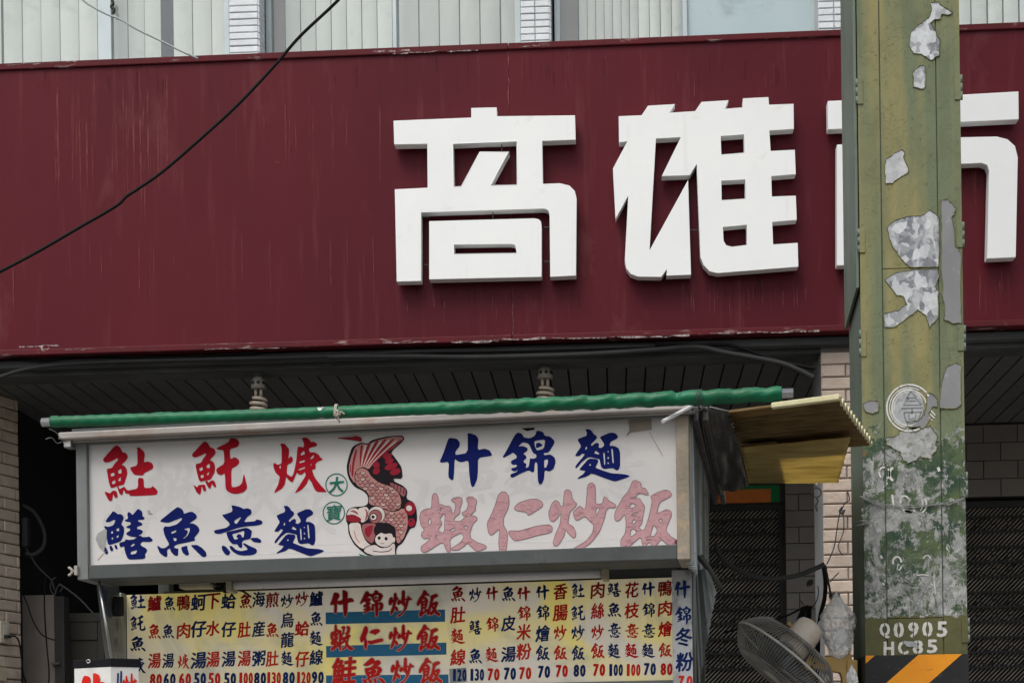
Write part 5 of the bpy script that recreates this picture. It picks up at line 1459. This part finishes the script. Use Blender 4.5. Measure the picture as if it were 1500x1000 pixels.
# hazard band
zb1 = pz(958.5)
MB().box(P_, u0 - .002, u1 + .002, -.0045, .012, .45, zb1).box(P_, u0 - .002, u0 + .004, .0125, PD, .45, zb1).build('hazard_band', M_blackp, pole, bevel=.001)
mb = MB()
wpx = 64 * P_.uz(1337, 500)[0] / 1  # unused scale
du = pu(1400) - pu(1336)
H = (pz(960) - pz(1000)) / (pu(1345, 960) - pu(1298, 960))
bw2 = pu(1409, 960) - pu(1345, 960)
for k in range(-2, 12):
    ul = pu(1345, 960) + (k - 1) * 2.0 * bw2 * 1.0
    pts = [(ul, zb1), (ul + bw2, zb1), (ul + bw2 - 6, zb1 - 6 * H), (ul - 6, zb1 - 6 * H)]
    # clip to the face
    def clip(poly, f, g_):
        out = []
        for i in range(len(poly)):
            p, q = poly[i - 1], poly[i]
            ip, iq = f(p), f(q)
            if ip != iq: out.append(g_(p, q))
            if iq: out.append(q)
        return out
    lin = lambda i, v: (lambda p, q: tuple(p[j] + (q[j] - p[j]) * ((v - p[i]) / (q[i] - p[i])) for j in (0, 1)))
    pts = clip(pts, lambda p: p[0] > u0, lin(0, u0))
    pts = pts and clip(pts, lambda p: p[0] < u1, lin(0, u1))
    pts = pts and clip(pts, lambda p: p[1] > .46, lin(1, .46))
    if pts and len(pts) > 2: mb.poly(P_, [pts], -.0052)
mb.build('orange_stripe', M_orange, pole)
# wire bound round the pole
wr = thing('binding_wire', P_.P(1336, 735, -.01), 'thin twisted wire bound round the peeling utility pole', 'wire')
mb = MB()
for dz_ in (0, 3):
    mb.tube(spline([P_.P(x, y + dz_ * (1 if q % 2 else .3), -.007) for q, (x, y) in enumerate([(1260, 726), (1280, 734), (1300, 739), (1336, 740), (1370, 738), (1395, 734), (1413, 728)])] , 5), .0013, 5)
mb.tube(spline([P_.P(x, y, -.008) for x, y in [(1384, 733), (1392, 731), (1397, 735), (1390, 739), (1383, 736), (1376, 740)]], 5), .0013, 5)
mb.tube(spline([P_.P(1255, 764, .02), P_.P(1262, 762, -.006), P_.P(1272, 765, -.008), P_.P(1262, 768, -.006), P_.P(1254, 770, .01)], 5), .0018, 5)
mb.build('wire_strand', M_zdull, wr)

# ------------------------------------------------------------------ wall fan on a bracket
DFN = .12
fan = thing('wall_fan', P_.P(1180, 960, DFN), 'dusty caged wall fan tilted downwards on a yellow bracket beside the pole', 'fan')
M_cage = mat('dusty_fan_wire', (.34, .33, .30), (.22, .215, .20), .5, ns=12, metal=.2)
M_rimf = mat('fan_rim', (.55, .53, .48), (.42, .40, .36), .5, ns=10)
M_motor = mat('stained_motor_housing', (.72, .67, .60), (.60, .49, .37), .45, ns=7, dirt=(.36, .24, .13), da=(.52, .72), ds=11)
M_ochre = mat('ochre_bracket', (.50, .34, .12), (.42, .27, .09), .5, ns=9, dirt=(.22, .14, .06), da=(.58, .75), ds=16)
M_blade = mat('smoky_blade', (.10, .12, .14), (.14, .16, .17), .35)
fc = P_.P(1150, 966, DFN)
fa = Vector((-.64, -.045, -.75)).normalized()            # the way the air goes
f1 = fa.cross(Vector((0, 1, 0))).normalized(); f2 = fa.cross(f1).normalized()
FR = .205
def fp(r, ang, ax_): return fc + (f1 * math.cos(ang) + f2 * math.sin(ang)) * r + fa * ax_
def prof(t, s):   # t 0 rim .. 1 hub
    return (FR * (1 - .86 * t), s * (.006 + .066 * math.sin(min(1, t * 2.6) * math.pi / 2)))
for nm, s in (('front_cage', 1), ('rear_cage', -1)):
    mb = MB()
    for k in range(110):
        a = 2 * math.pi * k / 110
        mb.tube([fp(prof(t, s)[0], a + .10 * t * s, prof(t, s)[1]) for t in (0, .05, .12, .24, .38, .65, 1)], .0016, 3, False)
    for t in (.33, .62, 1):
        r, h = prof(t, s)
        mb.tube([fp(r, 2 * math.pi * q / 40, h) for q in range(41)], .0018, 4, False)
    mb.build(nm, M_cage, fan)
mb = MB()
mb.tube([fp(FR, 2 * math.pi * q / 56, 0) for q in range(57)], .0045, 8, False)
mb.build('rim', M_rimf, fan)
mb = MB(); r, h = prof(1, 1)
mb.tube([fp(0, 0, h - .004), fp(0, 0, h + .004)], FR * .17, 20); mb.build('badge', M_rimf, fan)
hubm = MB().tube([fp(0, 0, -.03), fp(0, 0, .02), fp(0, 0, .03)], [.028, .028, .018], 18).build('hub', M_blade, fan)
for q in range(3):
    mb = MB(); a0 = q * 2.094
    n = 7
    for j in range(n + 1):
        rr = .025 + (FR - .045) * j / n
        wdt = .35 + .75 * math.sin(math.pi * (.15 + .75 * j / n))
        for i in range(6):
            ph = a0 + (i / 5 - .5) * wdt
            mb.v.append(fp(rr, ph, (i / 5 - .5) * .042 + .002))
    mb.f = [(j * 6 + i, j * 6 + i + 1, (j + 1) * 6 + i + 1, (j + 1) * 6 + i) for j in range(n) for i in range(5)]
    mb.sm = [True] * len(mb.f)
    o = mb.build('blade', M_blade, fan)
    sd = o.modifiers.new('thickness', 'SOLIDIFY'); sd.thickness = .002
md = P_.P(1184, 922, DFN) - P_.P(1157, 953, DFN)
m0 = P_.P(1158, 953, DFN) ; m1 = P_.P(1191, 914, DFN + .02)
mx_ = (m1 - m0)
pr_ = [(0, .047), (.04, .054), (.1, .058), (.55, .056), (.85, .052), (.95, .046), (1.0, .034), (1.005, .002)]
MB().tube([m0 + mx_ * t for t, _ in pr_], [r for _, r in pr_], 28).build('motor_housing', M_motor, fan)
MB().tube([fc - fa * .05, m0 + mx_ * .1], [.03, .036], 16).build('neck', M_motor, fan)
knb = MB().tube([m0 + mx_ * .62 + Vector((-.046, -.01, .026)), m0 + mx_ * .66 + Vector((-.062, -.012, .038))], [.005, .008], 10).build('pull_knob', M_ochre, fan)
MB().tube(spline([fp(FR * .75, 3.6, -.06), fp(FR * .8, 3.6, -.085), fp(FR * .7, 3.7, -.1)], 4), .004, 6).build('cage_clip', M_cage, fan)
arm = to_px([(705, 812), (735, 788), (960, 785), (1000, 765), (1035, 752), (1045, 800), (1045, 1100), (965, 1100), (965, 960), (950, 915), (740, 880), (710, 850)], (1060, 820, 5.555))
mb = MB(); mb.poly(P_, [[P_.uz(p[0], p[1], DFN - .02) for p in arm]], DFN - .02, .045)
ao = mb.build('bracket_arm', M_ochre, fan, bevel=.004)
mb = MB(); mb.poly(P_, [[P_.uz(p[0], p[1], DFN - .03) for p in to_px([(655, 845), (690, 790), (715, 768), (732, 790), (700, 890), (680, 895), (658, 870)], (1060, 820, 5.555))]], DFN - .03, .06)
mb.build('tilt_joint', M_ochre, fan, bevel=.004)
pv = P_.P(1193.5, 970.5, DFN - .022)
MB().tube([pv, pv + Vector((0, -.006, 0))], .0042, 10).build('pivot_bolt', M_iron, ao)
MB().box(P_, pu(1246, 960), u0 - .014, DFN - .03, DFN + .05, pz(1040), pz(962)).build('mounting_plate', M_ochre, ao, bevel=.003)

# ------------------------------------------------------------------ plastic bags
M_bag = bpy.data.materials.new('thin_white_plastic'); M_bag.use_nodes = True
nt = M_bag.node_tree; nt.nodes.remove(nt.nodes['Principled BSDF'])
bb = _nd(nt, 'ShaderNodeBsdfPrincipled'); bb.inputs['Base Color'].default_value = (.85, .88, .90, 1); bb.inputs['Roughness'].default_value = .22; bb.inputs['Specular IOR Level'].default_value = .7
tr = _nd(nt, 'ShaderNodeBsdfTransparent'); mx = _nd(nt, 'ShaderNodeMixShader'); mx.inputs[0].default_value = .5
bp = _nd(nt, 'ShaderNodeBump'); bp.inputs['Distance'].default_value = .01
nt.links.new(noisef(nt, 22, (1, 1, 1), 4, .6, 1.5), bp.inputs['Height']); nt.links.new(tr.outputs[0], mx.inputs[1]); nt.links.new(bb.outputs[0], mx.inputs[2]); nt.links.new(mx.outputs[0], nt.nodes['Material Output'].inputs[0])
def bag(name, c, rx, ry, rz, seed, label, m, amp=.30, top=1.0):
    mb = MB(); nu, nv_ = 110, 80
    for j in range(nv_ + 1):
        th_ = math.pi * j / nv_
        for i in range(nu):
            ph = 2 * math.pi * i / nu
            d = Vector((math.sin(th_) * math.cos(ph), math.sin(th_) * math.sin(ph), math.cos(th_)))
            n1 = noise.noise(d * 2.1 + Vector((seed, 0, 0)))
            n2 = abs(noise.noise(d * 4.2 + Vector((0, seed, 2)))) 
            n3 = abs(noise.noise(Vector((d.x * 7, d.y * 7, d.z * 2.2)) + Vector((seed, 4, 2)) + Vector((n1, n1, n1)) * 2)); n4 = abs(noise.noise(Vector((d.x * 13, d.y * 13, d.z * 5)) + Vector((seed, 4, 9)) + Vector((n2, n2, n1)) * 2))
            r = 1 + amp * n1 - amp * 1.2 * (n2 - .2) - amp * .8 * (n3 - .15) - amp * .35 * n4
            sq = 1.0 if d.z < .2 else max(.25, 1 - (d.z - .2) * top)
            mb.v.append(c + Vector((d.x * rx * r * sq, d.y * ry * r * sq, d.z * rz * (1 + .25 * amp * n1))))
    mb.f = [(j * nu + i, j * nu + (i + 1) % nu, (j + 1) * nu + (i + 1) % nu, (j + 1) * nu + i) for j in range(nv_) for i in range(nu)]
    mb.sm = [True] * len(mb.f)
    return tag(mb.build(name, m), label, 'plastic bag')
DB_ = .16
bag('plastic_bag', P_.P(1225, 910, DB_), .062, .06, .105, 3.1, 'crumpled translucent white plastic bag hung between the fan motor and the pole', M_bag)
bag('plastic_bag', P_.P(1230, 942, DB_ - .05), .042, .042, .058, 8.4, 'small grey knotted plastic bag resting on the yellow fan bracket', M_bag, .18, .5)
bag('plastic_bag', P_.P(1248, 992, -.02), .018, .022, .045, 5.2, 'scrap of clear plastic bag stuck low beside the hazard band of the pole', M_bag, .4)

# ------------------------------------------------------------------ cables, hooks, bulbs
M_cable = mat('black_cable', (.006, .006, .006), None, .6, spec=.12, grain=0)
M_gcable = mat('grey_cable', (.035, .035, .035), (.025, .025, .025), .7, spec=.25)
def cable(name, pts, r, m, label, cat='cable', n=8, group=None, seg=8):
    return tag(MB().tube(spline(pts, n), r, seg).build(name, m), label, cat, group)
OV = Frame((0, 4.0), 0)
cable('overhead_cable', [OV.P(x, y) for x, y in [(760, -300), (650, -165), (560, -68), (495, 1), (440, 53), (400, 99), (350, 152), (300, 198), (240, 250), (200, 278), (185, 288), (174, 299), (150, 314), (120, 331), (60, 366), (0, 398), (-60, 428), (-300, 520), (-700, 600)]], .0038, M_cable, 'thick black overhead cable sagging across the left half of the maroon sign')
O2 = Frame((0, 6.5), 0)
cable('overhead_cable', [O2.P(x, y) for x, y in [(90, -28), (122, 1), (135, 10), (158, 22), (175, 28), (200, 43), (235, 60), (265, 75), (290, 86)]], .0036, mat('pale_cable', (.36, .40, .40), None, .5), 'thin pale cable running down in front of the upstairs windows at left')
tag(MB().tube(spline([FF.P(x, y, DW - .01) for x, y in [(164, 0), (166, 6), (163, 10), (167, 14), (166, 20)]], 5), .008, 6).build('sealant_blob', M_iron), 'dark curl of sealant on the window upright at upper left', 'sealant')
for k, (pts, r, m, lb) in enumerate([
    ([(960, 505), (1010, 506), (1060, 505), (1090, 511), (1120, 522), (1150, 531), (1175, 536), (1194, 540)], .008, M_cable, 'upper black cable curving under the maroon sign to the brick pillar'),
    ([(480, 522), (600, 522), (700, 523), (850, 519), (960, 512), (1020, 508), (1060, 516), (1100, 523), (1145, 532), (1170, 542), (1192, 553)], .013, M_gcable, 'thick grey cable sagging under the maroon sign towards the brick pillar'),
    ([(-20, 560), (40, 540), (130, 531), (300, 526), (460, 522), (600, 515), (760, 512), (960, 506)], .010, M_gcable, 'grey cable running along the beam under the left part of the sign'),
    ([(-20, 520), (60, 527), (120, 520), (240, 523), (380, 516)], .006, M_cable, 'slim black cable looped under the far left end of the sign')]):
    cable('beam_cable', [FF.P(x, y, .035) for x, y in pts], r, m, lb)
cable('hook_wire', [FF.P(x, y, .03) for x, y in [(474, 532), (484, 536), (488, 528), (485, 520), (483, 528)]], .003, M_cable, 'tiny hooked wire end hanging from the beam above the rolled tarpaulin', 'wire')
cable('stall_cable', [S.P(x, y, d) for x, y, d in [(1048, 795, .8), (1054, 812, .8), (1070, 828, .8), (1100, 842, .8), (1130, 847, .8), (1165, 843, .8), (1190, 834, .8), (1208, 826, .8)]], .0085, M_gcable, 'drooping grey cable from the stall side to the brick pillar above the fan')
def pl(pts, d): return [P_.P(x, y, d) for x, y in pts]
cable('fan_cable', pl([(1206, 826), (1209, 850), (1208, 875), (1202, 900), (1199, 925), (1198, 960), (1196, 1010)], .45), .008, M_cable, 'black cable dropping down the grey edge of the brick pillar behind the fan')
cable('bag_string', pl([(1209, 828), (1213, 850), (1217, 870), (1220, 882)], .3), .004, M_gcable, 'straight cord from the cable knot to the big plastic bag', 'cord')
mb = MB()
for a_, b_ in (((1176, 888), (1179, 912)), ((1182, 886), (1183, 914)), ((1187, 887), (1186, 913)), ((1176, 890), (1166, 914)), ((1180, 888), (1172, 916))):
    mb.tube([P_.P(*a_, .3), P_.P(*b_, .3)], .006, 7)
mb.tube(spline(pl([(1060, 926), (1100, 916), (1130, 908), (1155, 900), (1176, 890), (1190, 888)], .3), 5), .004, 6)
mb.tube(spline(pl([(1190, 889), (1196, 880), (1199, 868), (1198, 858)], .3), 5), .0018, 5)
mb.tube(pl([(1173, 879), (1179, 889)], .3), .0016, 5)
tag(mb.build('cable_bundle', M_cable), 'bundle of black cables tied above the fan motor', 'cable bundle')
tag(MB().tube(spline([P_.P(x, y, .3) for x, y in [(1181, 911), (1184, 915), (1187, 911)]], 3), .006, 6).build('red_tie', flat('red_tape', (.4, .02, .04))), 'small red tape on the cable bundle behind the fan', 'tape')
tag(MB().box(P_, pu(1205, 826), pu(1212, 826), .42, .5, pz(832), pz(824)).build('cable_clip', M_iron, None, .003), 'dark cable clip on the edge of the brick pillar', 'clip')
# key ring hook
kr = thing('key_hook', FF.P(1196, 722, .06), 'black ring with a small chain hanging on the edge of the brick pillar', 'key ring')
kc = FF.P(1196, 721, .06)
MB().tube([kc + Vector((.022 * math.cos(a), 0, .022 * math.sin(a))) for a in [2 * math.pi * q / 20 for q in range(21)]], .0028, 6, False).build('ring', M_iron, kr)
MB().tube([FF.P(1196, 706, .06), FF.P(1196, 712, .06)], .007, 8).build('screw', M_steel, kr)
MB().tube(spline([FF.P(x, y, .06) for x, y in [(1196, 728), (1198, 734), (1195, 740), (1197, 748)]], 4), [.0045, .003] * 6 + [.004], 6).build('chain', M_iron, kr)
# loose wires on the pillar
mb = MB()
mb.tube(spline([FF.P(x, y, .06) for x, y in [(1242, 720), (1244, 732), (1238, 736), (1234, 744), (1230, 752), (1226, 775), (1222, 800), (1215, 818), (1211, 826)]], 5), .003, 5)
mb.tube(spline([FF.P(x, y, .06) for x, y in [(1233, 745), (1236, 760), (1235, 780), (1228, 800), (1234, 812)]], 5), .0025, 5)
mb.tube(spline([FF.P(x, y, .06) for x, y in [(1229, 838), (1222, 845), (1216, 852)]], 4), .003, 5)
mb.tube(spline([FF.P(x, y, .06) for x, y in [(1234, 742), (1230, 748), (1234, 752), (1237, 746)]], 4), .0055, 5)
tag(mb.build('loose_wire', M_gcable), 'tangle of loose wire hanging on the brick pillar next to the pole', 'wire')
tag(MB().box(FF, X(1215, 870, .06), X(1231, 870, .06), .07, .095, FF.uz(1220, 874, .06)[1], FF.uz(1220, 867, .06)[1]).build('wall_hook', M_gcable, None, .003), 'flat dark metal hook plate on the brick pillar above the plastic bag', 'hook')
# spiral bulbs
M_bulb = mat('spiral_bulb_glass', (.50, .43, .34), (.40, .34, .27), .3)
M_bulbw = mat('bulb_base_plastic', (.30, .285, .25), (.20, .19, .17), .5, dirt=(.09, .085, .07), ds=30)
def cfl(x, ytop, ybase, yb, label):
    d = .20
    t = thing('spiral_bulb', FF.P(x, ytop, d), label, 'light bulb', 'spiral bulbs hanging under the maroon sign')
    c = FF.P(x, ytop, d)
    k = 8.2 / F_PX
    lo = lambda dy: c - UP * (dy * k)
    h1 = ybase - ytop
    MB().tube([lo(-14), lo(2), lo(6), lo(h1 * .35)], [.03, .03, .034, .022], 16).build('lamp_socket', M_beam, t)
    MB().tube([lo(h1 * .34), lo(h1 * .5), lo(h1 * .62), lo(h1 * .98), lo(h1)], [.018, .029, .034, .037, .030], 18).build('bulb_base', M_bulbw, t)
    mb = MB()
    for q in range(8):
        a = q * math.pi / 4 + .2
        mb.tube([lo(h1 * .72) + Vector((.034 * math.cos(a), .034 * math.sin(a), 0)), lo(h1 * .72) + Vector((.0385 * math.cos(a), .0385 * math.sin(a), 0))], .0085, 6)
    mb.build('vent_hole', M_iron, t)
    pts = []
    zt, zb_ = h1 + 9, yb - ytop + 6
    for q in range(110):
        a = q * 2 * math.pi / 26
        f = q / 109
        R_s = .012 + .025 * min(1, f * 4)
        pts.append(lo(zt + (zb_ - zt) * f) + Vector((R_s * math.cos(a), R_s * math.sin(a), 0)))
    MB().tube(pts, .0085, 8).build('glass_spiral', M_bulb, t)
    MB().tube([lo(h1) + Vector((-.013, 0, 0)), lo(h1 + 11) + Vector((-.013, 0, 0))], .0075, 8).tube([lo(h1) + Vector((.013, 0, 0)), lo(h1 + 11) + Vector((.013, 0, 0))], .0075, 8).build('tube_stem', M_bulb, t)
cfl(378, 542, 570, 606, 'dusty spiral bulb hanging under the sign above the left half of the stall')
cfl(798, 526, 555, 590, 'dusty spiral bulb hanging under the sign above the right half of the stall')

# ------------------------------------------------------------------ things in the dark doorway at left
DL = 1.0
def lx(x, y, d=DL): return FF.uz(x, y, d)[0]
def lz(x, y, d=DL): return FF.uz(x, y, d)[1]
M_board = mat('dusty_board', (.23, .195, .17), (.19, .16, .14), .85, ns=4, dirt=(.12, .10, .09), da=(.6, .75), ds=8)
M_post = mat('dark_wood_post', (.045, .042, .04), (.03, .028, .027), .7, ns=6, st=(1, 1, .2))
M_door = mat('brown_door_paint', (.075, .068, .055), (.06, .054, .044), .6, ns=4, st=(1, 1, .3))
bo = thing('wooden_board', FF.W(lx(58, 930), DL, 0), 'upright dusty brown board standing against the brick pier in the dark doorway', 'board')
MB().box(FF, lx(32, 930), lx(80, 930), DL, DL + .03, 0, lz(56, 871)).build('board_face', M_board, bo, bevel=.003)
MB().box(FF, lx(80.5, 930), lx(95, 930), DL - .01, DL + .08, 0, lz(86, 873)).build('edge_post', M_post, bo, bevel=.003)
dr = thing('cupboard_door', FF.W(lx(125, 930, 1.2), 1.2, 0), 'low dark brown panelled door behind the stall at the lower left', 'door')
du0, du1, dzt = lx(96, 930, 1.2), lx(152, 930, 1.2), lz(125, 897, 1.2)
for a in ((du0, du1, dzt - .05, dzt), (du0, du0 + .02, 0, dzt - .052), (du1 - .035, du1, 0, dzt - .052), (du0 + .022, du1 - .037, dzt - .15, dzt - .052)):
    MB().box(FF, a[0], a[1], 1.2, 1.24, a[2], a[3]).build('door_rail', M_door, dr, bevel=.003)
MB().box(FF, du0 + .022, du1 - .037, 1.215, 1.23, 0, dzt - .152).build('door_panel', M_door, dr)
MB().box(FF, lx(77, 975), lx(90, 975), DL - .03, DL - .012, lz(84, 973), lz(84, 970)).build('latch', M_galvd, bo)
cable('hose', [FF.P(x, y, .8) for x, y in [(34, 740), (48, 748), (58, 762), (65, 780), (65, 795), (60, 805), (48, 812), (38, 810)]], .011, M_gcable, 'curved dark grey hose looping out beside the brick pier', 'hose')
tag(MB().box(FF, X(31, 780, .78), X(40, 780, .78), .78, .84, lz(36, 800, .78), lz(36, 757, .78)).build('junction_box', M_gcable, None, .006), 'dim grey box on the side of the brick pier behind the hose', 'box')
cable('hanging_cable', [FF.P(x, y, .8) for x, y in [(34, 796), (44, 812), (54, 828), (66, 840), (76, 850), (79, 860), (82, 866)]], .005, M_gcable, 'grey cable slanting from the pier to the post in the dark doorway')
cable('hanging_cable', [FF.P(x, y, .8) for x, y in [(70, 842), (66, 850), (65, 880), (66, 910), (69, 950), (72, 985), (70, 1010)]], .0042, M_cable, 'black cable hanging straight down over the dusty board')
cable('hanging_cable', [FF.P(x, y, .8) for x, y in [(33, 868), (40, 885), (48, 908), (58, 925), (66, 932), (80, 937)]], .0036, M_cable, 'thin black cable curving across the upper part of the dusty board')
cable('hanging_cable', [FF.P(x, y, .7) for x, y in [(88, 856), (98, 862), (118, 878), (134, 895), (148, 908)]], .005, M_gcable, 'grey cable slanting down from the post behind the prop rod')
mb = MB(); mb.tube(spline([FF.P(x, y, .75) for x, y in [(82, 845), (76, 850), (74, 862), (80, 870), (84, 860), (88, 855), (92, 860), (88, 866)]], 5), .004, 5)
tag(mb.build('wire_coil', M_gcable), 'small knot of wire on top of the dark post', 'wire')
LP = lambda x, y: LF.P(x, y, -.012)
so = thing('wall_socket', LP(8, 925), 'cream wall socket on the brick pier with a black plug in it', 'socket')
def lbox(xa, ya, xb, yb, d0, d1):
    a, b_ = LF.uz(xa, (ya + yb) / 2, d0)[0], LF.uz(xb, (ya + yb) / 2, d0)[0]
    return MB().box(LF, a, b_, d0, d1, LF.uz(xa, yb, d0)[1], LF.uz(xa, ya, d0)[1])
lbox(1.5, 908, 14, 940, -.03, -.001).build('socket_plate', mat('cream_socket', (.50, .46, .36), None, .4), so, bevel=.003)
lbox(5, 914, 11, 934, -.034, -.031).build('socket_face', M_rimf, so, bevel=.002)
lbox(11, 929, 17, 933.5, -.06, -.034).build('plug', M_iron, so, bevel=.003)
cable('plug_lead', [LF.P(x, y, -.05) for x, y in [(16, 931), (23, 932), (28, 940), (31, 960), (34, 985), (38, 1000), (41, 1015)]], .0042, M_cable, 'black lead from the plug in the cream wall socket', 'cable')
tag(lbox(-6, 976, 10, 996, -.03, -.001).build('switch_box', M_cream, None, .003), 'small yellowed box on the brick pier below the socket', 'box')
